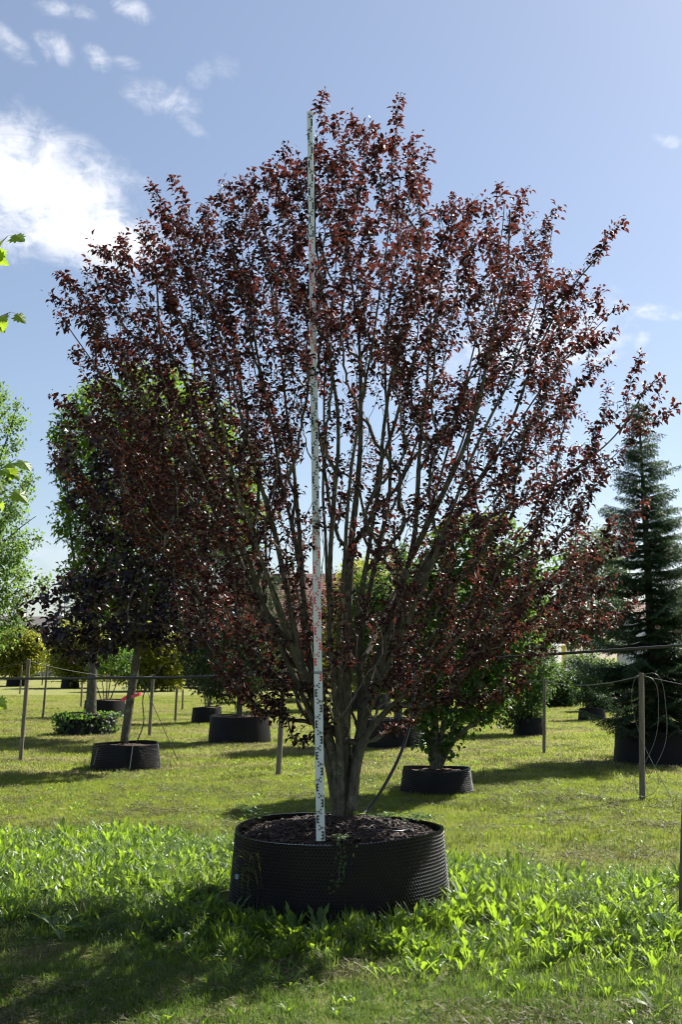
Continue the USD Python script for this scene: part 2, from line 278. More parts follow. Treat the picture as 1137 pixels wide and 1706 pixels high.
# ------------------------------------------------------------------ ground
def make_ground():
    xs = np.r_[-400, -150, -60, np.linspace(-26, 26, 150), 60, 150, 400]
    ys = np.r_[-40, -8, 0, np.linspace(2.5, 45, 200), 55, 70, 90, 130, 200, 400, 900]
    X, Y = np.meshgrid(xs, ys, indexing="ij")
    v = np.stack([X, Y, gh(X, Y)], -1).reshape(-1, 3)
    i, j = np.meshgrid(np.arange(len(xs) - 1), np.arange(len(ys) - 1), indexing="ij")
    n = len(ys)
    q = np.stack([i * n + j, (i + 1) * n + j, (i + 1) * n + j + 1, i * n + j + 1], -1).reshape(-1, 4)
    m = M("lawn_ground", {"g": ("geometry", {}), "m1": ("mapping", {"scale": (.45, 1.1, .5)}), "n1": ("noise_texture", {"scale": 1.0, "detail": 6.0, "roughness": .62}),
                          "n2": ("noise_texture", {"scale": 55.0, "detail": 5.0, "roughness": .7}), "n3": ("noise_texture", {"scale": 7.0, "detail": 5.0, "roughness": .65}),
                          "r2": ("rgb_ramp", {"ramp": [(.3, (.06, .075, .018)), (.5, (.15, .175, .04)), (.7, (.26, .265, .085))]}),
                          "r1": ("map_range", {"from_min": .44, "from_max": .74, "clamp": True}), "dry": ("rgb_ramp", {"ramp": [(.3, (.12, .10, .045)), (.7, (.33, .28, .14))]}),
                          "mx": ("mix_color", {}), "r3": ("rgb_ramp", {"ramp": [(.3, (.8, .8, .8)), (.7, (1.15, 1.15, 1.15))]}), "mu": ("mix_color", {"blend_type": "multiply", "fac": 1.0, "use_clamp": False}),
                          "b": ("bump", {"strength": .9, "distance": .03}), "p": ("principled_bsdf", {"roughness": .9, "specular_ior_level": .15})},
          [("g.position", "m1.vector"), ("m1.vector", "n1.vector"), ("g.position", "n2.vector"), ("g.position", "n3.vector"), ("n1.fac", "r1.value"), ("n2.fac", "r2.fac"), ("n2.fac", "dry.fac"),
           ("r1.result", "mx.fac"), ("r2.color", "mx.a"), ("dry.color", "mx.b"), ("n3.fac", "r3.fac"), ("mx.result", "mu.a"), ("r3.color", "mu.b"), ("mu.result", "p.base_color"), ("n2.fac", "b.height"), ("b.normal", "p.normal")], "p.BSDF")
    obj("lawn", (v, q), m, smooth=True, kind="structure")
make_ground()

# ------------------------------------------------------------------ leaves and trees
def leaf_template(w=.5, bend=.22, fold=.12, rich=True, serr=0.0):
    """unit leaf along x, normal z"""
    if rich:
        v = [(0, 0, 0), (.30, 0, .03), (.68, 0, -.04), (1.0, 0, -bend)]
        f = []
        for s in (1, -1):
            k = len(v)
            v += [(.22, s * w * .42, fold * .75), (.52, s * w * .5, fold * .8 - .02), (.8, s * w * .27, fold * .3 - bend * .5)]
            t = [(0, k, 1) if s < 0 else (0, 1, k), (1, k, k + 1) if s < 0 else (1, k + 1, k), (1, k + 1, 2) if s < 0 else (1, 2, k + 1),
                 (2, k + 1, k + 2) if s < 0 else (2, k + 2, k + 1), (2, k + 2, 3) if s < 0 else (2, 3, k + 2)]
            f += t
    else:
        v = [(0, 0, 0), (.45, w * .5, fold), (.45, -w * .5, fold), (1, 0, -bend), (.5, 0, 0)]
        f = [(0, 4, 1), (0, 2, 4), (4, 3, 1), (4, 2, 3)]
    return np.array(v, float), np.array(f)
def place_leaves(pos, d, nrm, size, tmpl):
    tv, tf = tmpl
    d = d / (np.linalg.norm(d, axis=1, keepdims=True) + 1e-9)
    s = np.cross(nrm, d); s /= np.linalg.norm(s, axis=1, keepdims=True) + 1e-9
    n = np.cross(d, s)
    size = np.broadcast_to(np.asarray(size, float), (len(pos),))
    v = pos[:, None] + size[:, None, None] * (tv[None, :, 0:1] * d[:, None] + tv[None, :, 1:2] * s[:, None] + tv[None, :, 2:3] * n[:, None])
    f = tf[None] + (np.arange(len(pos)) * len(tv))[:, None, None]
    return v, f
def unit(v): return v / (np.linalg.norm(v, axis=-1, keepdims=True) + 1e-9)

class Skeleton: pass
def grow(stems, targets, rng, up=.35, step=.07, maxang=75, stem_from=0, wig=.012, taper=1.0, fan=0.0):
    """stems: list of (polyline, r0, r1). Every target point becomes the tip of one branch that leaves the nearest suitable node."""
    pos, dr, par, chain, rad = [], [], [], [], []
    tids = []
    chains = []
    def add_chain(p, parent):
        ids = []
        t = unit(np.gradient(p, axis=0)) if len(p) > 1 else np.array([[0, 0, 1.0]])
        for k in range(len(p)):
            pos.append(p[k]); dr.append(t[k]); par.append(parent if k == 0 else len(pos) - 2); chain.append(len(chains)); ids.append(len(pos) - 1)
        chains.append(ids)
    srad = {}
    for pl, r0, r1 in stems:
        p = spline(pl, step)
        a = len(pos)
        add_chain(p, -1)
        for k in range(len(p)): srad[a + k] = r1 + (r0 - r1) * (1 - k / (len(p) - 1)) ** taper
    nstem = len(chains)
    cap = len(pos) + len(targets) * 60
    P = np.zeros((cap, 3)); D = np.zeros((cap, 3)); n = len(pos)
    P[:n], D[:n] = np.array(pos), np.array(dr)
    ok = np.zeros(cap, bool); ok[:n] = True
    for ids in chains[:nstem]: ok[ids[:max(1, int(len(ids) * stem_from))]] = False
    base = P[0]
    order = np.argsort([np.linalg.norm((t - base) * [1, 1, .8]) for t in targets])
    for ti in order:
        t = targets[ti]
        d = t - P[:n]; L = np.linalg.norm(d, axis=1) + 1e-6
        c = (d * D[:n]).sum(1) / L
        cost = L * (1 + .9 * (1 - c)) + np.where(c < math.cos(math.radians(maxang)), 1.5 * L + .2, 0) + np.where(d[:, 2] < 0, .8 * -d[:, 2], 0) + np.where(ok[:n], 0, 99)
        rd = unit(t - base + np.array([0, 0, .25]))
        if fan: cost = cost + fan * L * (1 - (d @ rd) / L)
        j = int(np.argmin(cost)); p0 = P[j]; Lj = L[j]
        if Lj < .05: continue
        u = unit(d[j])
        d0 = unit(.42 * D[j] + .85 * u)
        d1 = unit(u * (1 - .45 * (fan > 0)) + rd * .75 * (fan > 0) + np.array([0, 0, up]) + .15 * rng.normal(size=3))
        b1, b2 = p0 + d0 * Lj * .38, t - d1 * Lj * .34
        m = max(3, int(Lj / step) + 1); s = np.linspace(0, 1, m + 1)[1:, None]
        q = (1 - s) ** 3 * p0 + 3 * (1 - s) ** 2 * s * b1 + 3 * (1 - s) * s * s * b2 + s ** 3 * t
        q = q + rng.normal(size=q.shape) * wig * np.minimum(1, s * 3) * (1 - .6 * s)
        q = np.vstack([p0[None], q])
        if n + len(q) > cap: break
        a = len(pos)
        add_chain(q[1:], j); tids.append(ti)
        tt = unit(np.gradient(q, axis=0))[1:]
        P[n:n + len(q) - 1], D[n:n + len(q) - 1] = q[1:], tt
        ok[n:n + len(q) - 1] = True
        n += len(q) - 1
    S = Skeleton()
    S.P, S.D, S.par, S.chains, S.nstem, S.srad, S.tids = P[:n], D[:n], np.array(par), chains, nstem, srad, tids
    return S
def radii(S, tip=.0018, ex=2.0, grow_=.00012):
    n = len(S.P); acc = np.zeros(n); r = np.zeros(n)
    for i in range(n - 1, -1, -1):
        r[i] = max(tip, acc[i] ** (1 / ex)) if acc[i] > 0 else tip
        r[i] = max(r[i], S.srad.get(i, 0))
        p = S.par[i]
        if p >= 0:
            own = min(r[i], 10) + grow_
            acc[p] = acc[p] + own ** ex if i != p + 1 or acc[p] > 0 else own ** ex
    S.r = r
    return S
def chain_points(S, ids):
    p0 = S.par[ids[0]]
    if p0 >= 0:
        return np.vstack([S.P[p0][None], S.P[ids]]), np.r_[min(S.r[ids[0]] * 1.25, S.r[p0]), S.r[ids]]
    return S.P[ids], S.r[ids]
def twig_leaves(S, rng, length, spacing, size, per=1, spread=.9, droop=.35, offset=.008, svar=.3, jitter=0.0, upn=1.0, bare=1e9, dense=(1e9, 1e9, 1)):
    """leaves set round the outer length of every branch"""
    pos, dd, nn, sz = [], [], [], []
    for ids, ti in zip(S.chains[S.nstem:], S.tids):
        if ti >= bare: continue
        p = S.P[ids]
        if S.par[ids[0]] >= 0: p = np.vstack([S.P[S.par[ids[0]]][None], p])
        s = np.r_[0, np.cumsum(np.linalg.norm(np.diff(p, axis=0), axis=1))]
        L = min(s[-1], length * rng.uniform(.7, 1.2))
        k = max(2, int(L / spacing)) * per
        if dense[0] <= ti < dense[1]: k = int(k * dense[2])
        at_ = s[-1] - L * np.sort(rng.random(k) ** .9)
        at_[0] = s[-1]
        q = np.stack([np.interp(at_, s, p[:, c]) for c in range(3)], 1)
        t = unit(p[-1] - p[max(0, len(p) - 4)])
        ang = np.arange(k) * 2.39996 + rng.uniform(0, 6.28) + rng.normal(size=k) * .4
        a = unit(np.cross(t, [.3, .2, .9])); b = np.cross(t, a)
        rad = np.cos(ang)[:, None] * a + np.sin(ang)[:, None] * b
        d = unit(t * .55 + rad * spread + rng.normal(size=(k, 3)) * .25 + np.array([0, 0, -droop]))
        d[0] = unit(t + rng.normal(size=3) * .3)
        pos.append(q + rad * offset + rng.normal(size=(k, 3)) * jitter); dd.append(d)
        nn.append(unit(np.array([0, 0, upn]) + rng.normal(size=(k, 3)) * .45 + t * .25))
        sz.append(size * (1 + svar * rng.uniform(-1, 1, k)) * np.where(np.arange(k) < 3, .75, 1))
    return np.vstack(pos), np.vstack(dd), np.vstack(nn), np.concatenate(sz)
def crown_targets(poly, Y, n, rng, depth=.75, mind=None, holes=(), yb=0.0, maxdepth=9):
    """points in a crown whose outline seen from the lawn is poly (picture points), thick in proportion to its width"""
    pg = Polygon(poly)
    if not pg.is_valid: pg = pg.buffer(0)
    x0, y0, x1, y1 = pg.bounds
    out = []
    c = rng.random((n * 12, 2)) * [x1 - x0, y1 - y0] + [x0, y0]
    c = c[shapely.contains_xy(pg, c[:, 0], c[:, 1])]
    for hp, keep in holes:
        inside = shapely.contains_xy(Polygon(hp), c[:, 0], c[:, 1])
        c = c[~inside | (rng.random(len(c)) < keep)]
    nb = 24; bi = np.clip(((c[:, 1] - y0) / (y1 - y0) * nb).astype(int), 0, nb - 1)
    lo, hi = np.full(nb, 1e9), np.full(nb, -1e9)
    rows = y0 + (np.arange(nb) + .5) / nb * (y1 - y0)
    for k in range(nb):
        s = pg.intersection(shapely.LineString([(x0 - 9, rows[k]), (x1 + 9, rows[k])]))
        if not s.is_empty: lo[k], hi[k] = s.bounds[0], s.bounds[2]
    lo, hi = np.where(lo > 1e8, x0, lo), np.where(hi < -1e8, x1, hi)
    mid, hw = (lo + hi) / 2, np.maximum(8, (hi - lo) / 2)
    mid, hw = np.convolve(np.pad(mid, 2, "edge"), np.ones(5) / 5, "valid"), np.convolve(np.pad(hw, 2, "edge"), np.ones(5) / 5, "valid")
    t = np.clip((c[:, 0] - mid[bi]) / (hw[bi] + 5), -1, 1)
    dm = np.minimum(maxdepth, hw[bi] * depth * Y / FPX) * np.sqrt(np.maximum(.04, 1 - t * t))
    dy = rng.uniform(-1, 1, len(c)) * dm + yb
    p = np.array([at(x, y, Y + d) for (x, y), d in zip(c, dy)])
    mind = mind or 0
    keep, acc = [], np.zeros((n, 3))
    for q in p:
        if len(keep) >= n: break
        if not keep or mind == 0 or ((acc[:len(keep)] - q) ** 2).sum(1).min() > mind ** 2:
            acc[len(keep)] = q; keep.append(q)
    return np.array(keep)

def wobble(p, seed, amp=.02):
    """slight natural kinks along a stem, none at its foot"""
    n = np.stack([meshkit.fbm(p * 1.7 + 13 * k, 2, seed + k) - .5 for k in range(3)], 1)
    return p + 2 * amp * n * np.linspace(0, 1, len(p))[:, None] ** .5
def stem_rough(seed, amp=.10):
    def f(p, ang):
        q = np.stack([np.cos(ang)[None] * 2 + p[:, :1] * 3, np.sin(ang)[None] * 2 + p[:, 1:2] * 3, np.broadcast_to(p[:, 2:3] * 3.5, (len(p), len(ang)))], -1)
        return 1 + amp * 2 * (meshkit.fbm(q, 3, seed) - .5)
    return f
def add_tree(name, label, cat, base, Y, stems, poly, n, leaf, seed, group=None, depth=.75, leaf_mat="hazel_leaf", bark="bark", mind=.12, tip=.003, up=.3, stem_from=.25,
             leaf_len=.45, spacing=.05, per=1, rich=False, droop=.3, spread=.9, wleaf=.5, jitter=.03, holes=(), maxdepth=9, bend=.22, step=.1, extra=None, yb=0.0):
    """a tree as trunk, limbs, twigs and foliage; stems in picture points at forward distance Y"""
    rng = np.random.default_rng(seed)
    st = []
    for pts, r0, r1 in stems:
        p = np.array([at(q[0], q[1], Y + (q[2] if len(q) > 2 else 0)) for q in pts])
        st.append((p, r0, r1))
    t = crown_targets(poly, Y, n, rng, depth, mind, holes, yb, maxdepth)
    if extra is not None: t = np.vstack([t, extra])
    S = radii(grow(st, list(t), rng, up=up, step=step, stem_from=stem_from), tip)
    loc = st[0][0][0].copy()
    o = thing(name, label, cat, group, loc)
    for k in range(S.nstem):
        p, r = chain_points(S, S.chains[k])
        obj("trunk" if k == 0 else "limb", tube(p, r, 9, True, stem_rough(seed + k)), MAT[bark], o, smooth=True)
    tw = MB()
    for ids in S.chains[S.nstem:]:
        p, r = chain_points(S, ids)
        tw.add(*tube(p, r, 4 if r[0] < .012 else 6))
    if tw.n: obj("twigs", tw.mesh(), MAT["twig"], o, kind="stuff", smooth=True)
    pos, d, nn, sz = twig_leaves(S, rng, leaf_len, spacing / 1.8, leaf, per + 1, spread, droop, jitter=jitter * 1.6)
    v, f = place_leaves(pos, d, nn, sz, leaf_template(wleaf, bend, rich=rich))
    obj("foliage", (v.reshape(-1, 3), f.reshape(-1, 3)), MAT[leaf_mat], o, kind="stuff")
    return o, S

# ------------------------------------------------------------------ planters
def planter(label, x, Y, R, h, group="black planter pots standing on the lawn", dimples=None, bulge=.04, soil="soil", cx=None, mat=None, seed=0, soil_up=-.04):
    mat = mat or ('planter' if dimples else 'planter_dust')
    X = at(x, HOR, Y)[0]
    z0 = float(gh(X, Y)) - .03
    loc = np.array([X, Y, z0])
    o = thing("planter", label, "planter", None, loc)
    N = 96
    prof = [(R + bulge, 0), (R + bulge * .9, h * .25), (R + bulge * .45, h * .6), (R, h), (R - .012, h), (R - .012, h - .10)]
    ang = np.arange(N) * 2 * np.pi / N
    wob = 1 + .014 * np.sin(2 * ang + seed) + .010 * np.sin(5 * ang + 2 * seed)
    v = np.array([[np.cos(a) * r * w, np.sin(a) * r * w, z + (.012 * np.sin(2 * a + seed * 3) if z > h * .5 else 0)] for r, z in prof for a, w in zip(ang, wob)])
    i, j = np.meshgrid(np.arange(len(prof) - 1), np.arange(N), indexing="ij")
    q = np.stack([i * N + j, i * N + (j + 1) % N, (i + 1) * N + (j + 1) % N, (i + 1) * N + j], -1).reshape(-1, 4)
    obj("wall", (v + loc, q), MAT[mat], o, smooth=40)
    zs = h + soil_up
    rr = np.linspace(0, R - .012, 7)
    sv = [[0, 0, zs + .02]]
    for r in rr[1:]:
        for a in ang[::4]:
            sv.append([np.cos(a) * r, np.sin(a) * r, zs + .04 * (1 - (r / R) ** 2) + .015 * math.sin(9 * a + 20 * r + seed)])
    n4 = N // 4
    sf = [(0, 1 + k, 1 + (k + 1) % n4) for k in range(n4)]
    for m_ in range(len(rr) - 2):
        for k in range(n4):
            a, b, c, d = 1 + m_ * n4 + k, 1 + m_ * n4 + (k + 1) % n4, 1 + (m_ + 1) * n4 + (k + 1) % n4, 1 + (m_ + 1) * n4 + k
            sf += [(a, c, b), (a, d, c)]
    obj("soil", (np.array(sv) + loc, np.array(sf)), MAT[soil], o, smooth=True)
    if dimples:
        pitch, out, sides = dimples
        nu = int(2 * np.pi * (R + bulge * .5) / pitch); nv = int(h / (pitch * .86))
        mb_v, mb_f = [], []
        ring = np.arange(sides) * 2 * np.pi / sides + .3
        k = np.arange(sides); k1 = (k + 1) % sides
        lev = [(.36, 0), (.29, .6), (.16, .92)]
        tv = np.vstack([np.stack([np.cos(ring) * q[0], np.sin(ring) * q[0], 0 * ring + q[1]], 1) for q in lev] + [[[0, 0, 1.0]]])
        tf = np.vstack([np.vstack([np.stack([k + m * sides, k1 + m * sides, k1 + (m + 1) * sides], 1), np.stack([k + m * sides, k1 + (m + 1) * sides, k + (m + 1) * sides], 1)]) for m in range(2)]
                       + [np.stack([k + 2 * sides, k1 + 2 * sides, np.full(sides, 3 * sides)], 1)])
        V, U = np.meshgrid(np.arange(nv + 1), np.arange(nu), indexing="ij")
        a = (U + .5 * (V % 2)).ravel() * 2 * np.pi / nu; z = (V.ravel() + .35) * h / (nv + .5)
        r = np.interp(z / h, [0, .25, .6, 1], [R + bulge, R + bulge * .9, R + bulge * .45, R]) * (1 + .014 * np.sin(2 * a + seed) + .010 * np.sin(5 * a + 2 * seed)) - .001
        z = z + np.where(z > h * .5, .012 * np.sin(2 * a + seed * 3) * (z / h - .5) * 2, 0)
        c = np.stack([np.cos(a) * r, np.sin(a) * r, z], 1)
        nr = np.stack([np.cos(a), np.sin(a), 0 * a], 1); ta = np.stack([-np.sin(a), np.cos(a), 0 * a], 1)
        v = c[:, None] + pitch * (tv[None, :, 0:1] * ta[:, None] + tv[None, :, 1:2] * np.array([0, 0, 1.0])) + out * tv[None, :, 2:3] * nr[:, None]
        f = tf[None] + (np.arange(len(c)) * len(tv))[:, None, None]
        obj("dimples", (v.reshape(-1, 3) + loc, f.reshape(-1, 3)), MAT["planter_dimple"], o, kind="stuff", smooth=True)
        # inner face of the rim shows the hollow backs of the topmost rows
        a = np.arange(nu) * 2 * np.pi / nu
        mb = MB()
        for q_ in range(nu):
            w_ = 1 + .014 * math.sin(2 * a[q_] + seed) + .010 * math.sin(5 * a[q_] + 2 * seed)
            ca, sa = math.cos(a[q_]), math.sin(a[q_])
            zz = h + .012 * math.sin(2 * a[q_] + seed * 3)
            p0 = np.array([ca * (R * w_ - .012), sa * (R * w_ - .012), zz - .004]); n_ = np.array([ca, sa, 0]); t_ = np.array([-sa, ca, 0]); g = pitch * .3
            vv = [p0 - t_ * g, p0 + t_ * g, p0 + t_ * g + n_ * (.012 + out * .8), p0 - t_ * g + n_ * (.012 + out * .8)]
            mb.add(np.array(vv + [x + np.array([0, 0, .011]) for x in vv]), np.array([[0, 1, 5, 4], [1, 2, 6, 5], [2, 3, 7, 6], [3, 0, 4, 7], [4, 5, 6, 7]]))
        v, f = mb.mesh()
        obj("rim", (v + loc, f), MAT[mat], o)
    return o, X, z0 + zs

# ------------------------------------------------------------------ the purple-leaved tree in the big planter
D0 = 7.63
PLANTER_0, _, _ = planter("big black dimpled planter in the foreground holding the purple-leaved tree", 565, D0, .705, .53, dimples=(.0255, .013, 7), bulge=.04, soil_up=-.05, seed=1)
X0 = at(565, HOR, D0)[0]
MAT['clip'] = plain('clip', (.25, .36, .45), .5)
_c = np.array([X0 + .757 * math.cos(math.radians(207)), D0 + .757 * math.sin(math.radians(207)), .24])
obj('clip', bx(_c[0] - .012, _c[0] + .012, _c[1] - .014, _c[1] + .01, _c[2] - .016, _c[2] + .016, .004), MAT['clip'], PLANTER_0, label='small pale blue fixing clip')
def make_mulch():
    rng = np.random.default_rng(5)
    n = 4200
    r = .695 * np.sqrt(rng.random(n)); a = rng.random(n) * 2 * np.pi
    x, y = X0 + r * np.cos(a), D0 + r * np.sin(a)
    z = .445 + .10 * (1 - (r / .70) ** 2) + .018 * (meshkit.fbm(np.stack([x * 9, y * 9, 0 * x], -1), 3, 4) - .3) + rng.random(n) * .016
    tv = np.array([(-.5, -.5, 0), (.5, -.42, .05), (.5, .42, 0), (-.46, .5, .06), (-.44, -.4, .5), (.46, -.3, .7), (.4, .34, .5), (-.4, .4, .6), (0, -.5, .25), (0, .5, .3)])
    tf = np.array([(4, 5, 6), (4, 6, 7), (0, 1, 5), (0, 5, 4), (1, 2, 6), (1, 6, 5), (2, 3, 7), (2, 7, 6), (3, 0, 4), (3, 4, 7)])
    d = unit(np.stack([np.cos(a * 7.3 + r * 99), np.sin(a * 7.3 + r * 99), rng.normal(size=n) * .28], 1))
    nr = unit(np.array([0, 0, 1.0]) + rng.normal(size=(n, 3)) * .35)
    s = unit(np.cross(nr, d)); nr = np.cross(d, s)
    L = rng.uniform(.018, .06, n); Wd = L * rng.uniform(.22, .5, n); T = rng.uniform(.004, .012, n)
    v = np.stack([x, y, z], 1)[:, None] + tv[None, :, 0:1] * (d * L[:, None])[:, None] + tv[None, :, 1:2] * (s * Wd[:, None])[:, None] + tv[None, :, 2:3] * (nr * T[:, None])[:, None]
    f = tf[None] + (np.arange(n) * len(tv))[:, None, None]
    m = obj("bark_mulch", (v.reshape(-1, 3), f.reshape(-1, 3)), MAT["chip"], kind="stuff")
    tag(m, "brown bark chips filling the big planter around the tree foot", "mulch")
make_mulch()

CROWN = [(470, 1195), (400, 1170), (350, 1120), (310, 1050), (270, 960), (215, 880), (190, 800), (165, 720), (140, 640), (118, 570), (100, 510), (110, 470), (150, 425), (205, 400), (245, 350), (275, 330),
         (325, 350), (365, 305), (410, 285), (470, 262), (515, 225), (545, 200), (600, 205), (655, 200), (705, 255), (720, 330), (765, 330), (830, 322), (880, 330), (915, 385), (925, 450), (975, 455),
         (1000, 495), (1005, 560), (965, 610), (975, 680), (1000, 720), (1010, 790), (985, 850), (1010, 930), (1020, 1010), (985, 1050), (910, 1070), (870, 1125), (800, 1140), (740, 1175), (690, 1160), (650, 1125), (560, 1120)]
TIPS = [(540, 152, .2), (532, 190, .2), (560, 190, .1), (583, 190, 0), (620, 210, -.2), (668, 158, -.1), (660, 195, -.1), (690, 225, .2), (716, 245, 0), (480, 238, 0), (452, 265, .1), (410, 290, .3), (372, 298, -.1), (335, 340, .1), (288, 292, 0), (252, 300, -.1), (270, 335, .1),
        (204, 388, .1), (150, 405, 0), (172, 420, .1), (98, 452, 0), (120, 470, .2), (80, 490, -.1), (92, 520, 0), (100, 545, .1), (120, 590, 0), (148, 640, .1), (200, 390, .3),
        (760, 322, .2), (745, 345, .1), (832, 308, 0), (878, 312, .1), (862, 330, -.2), (932, 342, 0), (915, 370, .1), (1044, 363, 0), (1010, 395, .05), (985, 425, 0), (950, 450, .1), (1042, 510, .1), (1000, 480, 0), (1028, 545, 0), (1012, 520, -.1), (1018, 590, -.1), (985, 625, 0),
        (1068, 590, 0), (1108, 628, 0), (1100, 655, .1), (1080, 640, -.1), (1045, 665, 0), (1010, 690, 0), (1132, 672, .2), (1060, 720, .1), (1000, 740, 0), (1015, 790, .1), (1040, 760, -.1), (1042, 885, .1), (1055, 905, 0), (1030, 960, -.2), (1060, 990, 0), (1080, 830, .1), (1020, 860, .2),
        (430, 1105, -.3), (455, 1150, -.4), (478, 1195, -.4), (435, 1190, -.3), (400, 1150, -.2), (490, 1230, -.4), (760, 1150, -.3), (810, 1165, -.2), (850, 1150, 0), (880, 1130, .1), (985, 1065, -.2), (1010, 1040, .1), (700, 1180, .3), (725, 1165, -.2),
        (85, 655, .3), (120, 665, .2), (85, 740, .2), (110, 790, .2)]
STEMS = [   # picture points with a depth offset, thickness at foot and tip
    ([(573, 1362, 0), (574, 1290, 0), (576, 1200, -.02), (580, 1090, 0), (583, 960, .02), (590, 850, 0), (601, 720, -.05), (600, 600, 0), (588, 470, .05), (578, 340, .1), (574, 240, .1)], .056, .004),
    ([(560, 1360, -.03), (553, 1280, -.06), (538, 1215, -.12), (512, 1140, -.2), (490, 1050, -.25), (468, 920, -.3), (432, 800, -.35), (398, 690, -.4), (375, 590, -.4), (340, 470, -.4), (300, 370, -.35)], .044, .004),
    ([(556, 1360, .03), (549, 1285, .05), (535, 1210, .1), (520, 1120, .15), (508, 1020, .2), (500, 900, .25), (492, 800, .3), (475, 660, .4), (455, 520, .45), (430, 380, .45)], .042, .004),
    ([(590, 1360, .02), (598, 1285, 0), (608, 1205, -.03), (632, 1120, -.06), (658, 1025, -.1), (686, 930, -.12), (696, 830, -.15), (704, 700, -.2), (722, 560, -.2), (745, 420, -.2), (755, 350, -.2)], .046, .004),
    ([(583, 1362, .06), (592, 1290, .1), (604, 1210, .16), (600, 1110, .22), (612, 1000, .3), (640, 880, .4), (650, 740, .5), (640, 600, .55), (660, 430, .55), (668, 300, .5)], .038, .004),
    ([(566, 1360, -.06), (566, 1280, -.12), (560, 1190, -.18), (552, 1080, -.22), (548, 950, -.25), (556, 830, -.3), (566, 700, -.3), (545, 560, -.35), (530, 420, -.3), (520, 300, -.2)], .034, .005),
    ([(552, 1362, -.02), (538, 1280, -.06), (520, 1205, -.1), (488, 1120, -.16), (452, 1040, -.25), (410, 930, -.35), (360, 830, -.4), (300, 740, -.45), (240, 660, -.45), (180, 570, -.4), (130, 500, -.3)], .034, .004),
    ([(592, 1362, -.04), (602, 1290, -.08), (614, 1228, -.12), (644, 1185, -.2), (700, 1130, -.3), (770, 1060, -.4), (850, 1010, -.45), (920, 960, -.4), (980, 900, -.3)], .026, .004),
    ([(640, 1090, .0), (680, 990, .1), (735, 900, .2), (800, 800, .25), (850, 700, .2), (900, 580, .1), (960, 470, .05), (1000, 420, 0)], .030, .005),
    ([(652, 1040, -.05), (700, 960, .0), (770, 890, .05), (860, 840, .1), (950, 790, .1), (1010, 740, .05), (1050, 690, 0), (1072, 650, 0)], .024, .004),
    ([(690, 920, -.12), (740, 820, -.3), (790, 700, -.45), (820, 560, -.5), (845, 430, -.4), (850, 350, -.3)], .026, .005),
    ([(505, 1110, -.2), (440, 1010, .0), (380, 900, .2), (330, 790, .35), (290, 660, .4), (265, 520, .35), (255, 420, .2)], .027, .005),
    ([(520, 1130, .15), (470, 1060, .45), (420, 960, .7), (370, 840, .9), (330, 700, 1.0), (320, 560, 1.0), (310, 440, .8)], .026, .005),
    ([(600, 1110, .22), (640, 1030, .55), (700, 900, .9), (760, 760, 1.1), (800, 620, 1.1), (820, 480, .9)], .026, .005)]
STEMS += [([(578, 1250, .0), (584, 1120, .1), (606, 960, .0), (632, 800, -.1), (652, 640, -.2), (690, 470, -.2), (700, 330, -.1)], .026, .003),
          ([(570, 1230, -.1), (566, 1100, -.2), (572, 960, -.4), (585, 800, -.55), (612, 620, -.6), (640, 450, -.5), (650, 300, -.3)], .026, .003),
          ([(545, 1240, -.05), (520, 1100, .0), (500, 960, -.05), (470, 800, .0), (440, 640, .05), (412, 480, .1), (395, 350, .1)], .026, .003),
          ([(530, 1200, .0), (480, 1060, -.45), (425, 900, -.75), (380, 740, -.9), (350, 580, -.9), (335, 450, -.7)], .026, .003),
          ([(512, 1140, -.2), (455, 980, -.3), (380, 800, -.2), (310, 640, -.1), (240, 510, .0), (180, 420, .0)], .024, .003),
          ([(490, 1120, -.16), (420, 990, -.05), (330, 850, .1), (230, 720, .2), (150, 600, .15), (110, 540, .1)], .022, .003),
          ([(600, 1180, .1), (640, 1060, .25), (690, 920, .4), (745, 760, .5), (790, 590, .45), (830, 420, .3), (840, 340, .2)], .026, .003),
          ([(610, 1200, -.03), (660, 1080, -.3), (720, 940, -.55), (780, 780, -.7), (850, 620, -.6), (900, 480, -.4), (920, 380, -.2)], .026, .003),
          ([(632, 1120, -.06), (690, 990, .1), (770, 850, .3), (870, 700, .35), (950, 590, .2), (1020, 520, .1)], .022, .003),
          ([(568, 1240, .1), (552, 1100, .35), (545, 950, .6), (540, 780, .8), (545, 600, .8), (560, 420, .6)], .024, .003),
          ([(640, 1150, -.1), (720, 1060, .1), (820, 980, .3), (920, 930, .3), (1010, 900, .2)], .018, .003),
          ([(480, 1150, -.2), (420, 1080, .0), (350, 1010, .2), (290, 940, .2), (220, 850, .1)], .018, .003)]
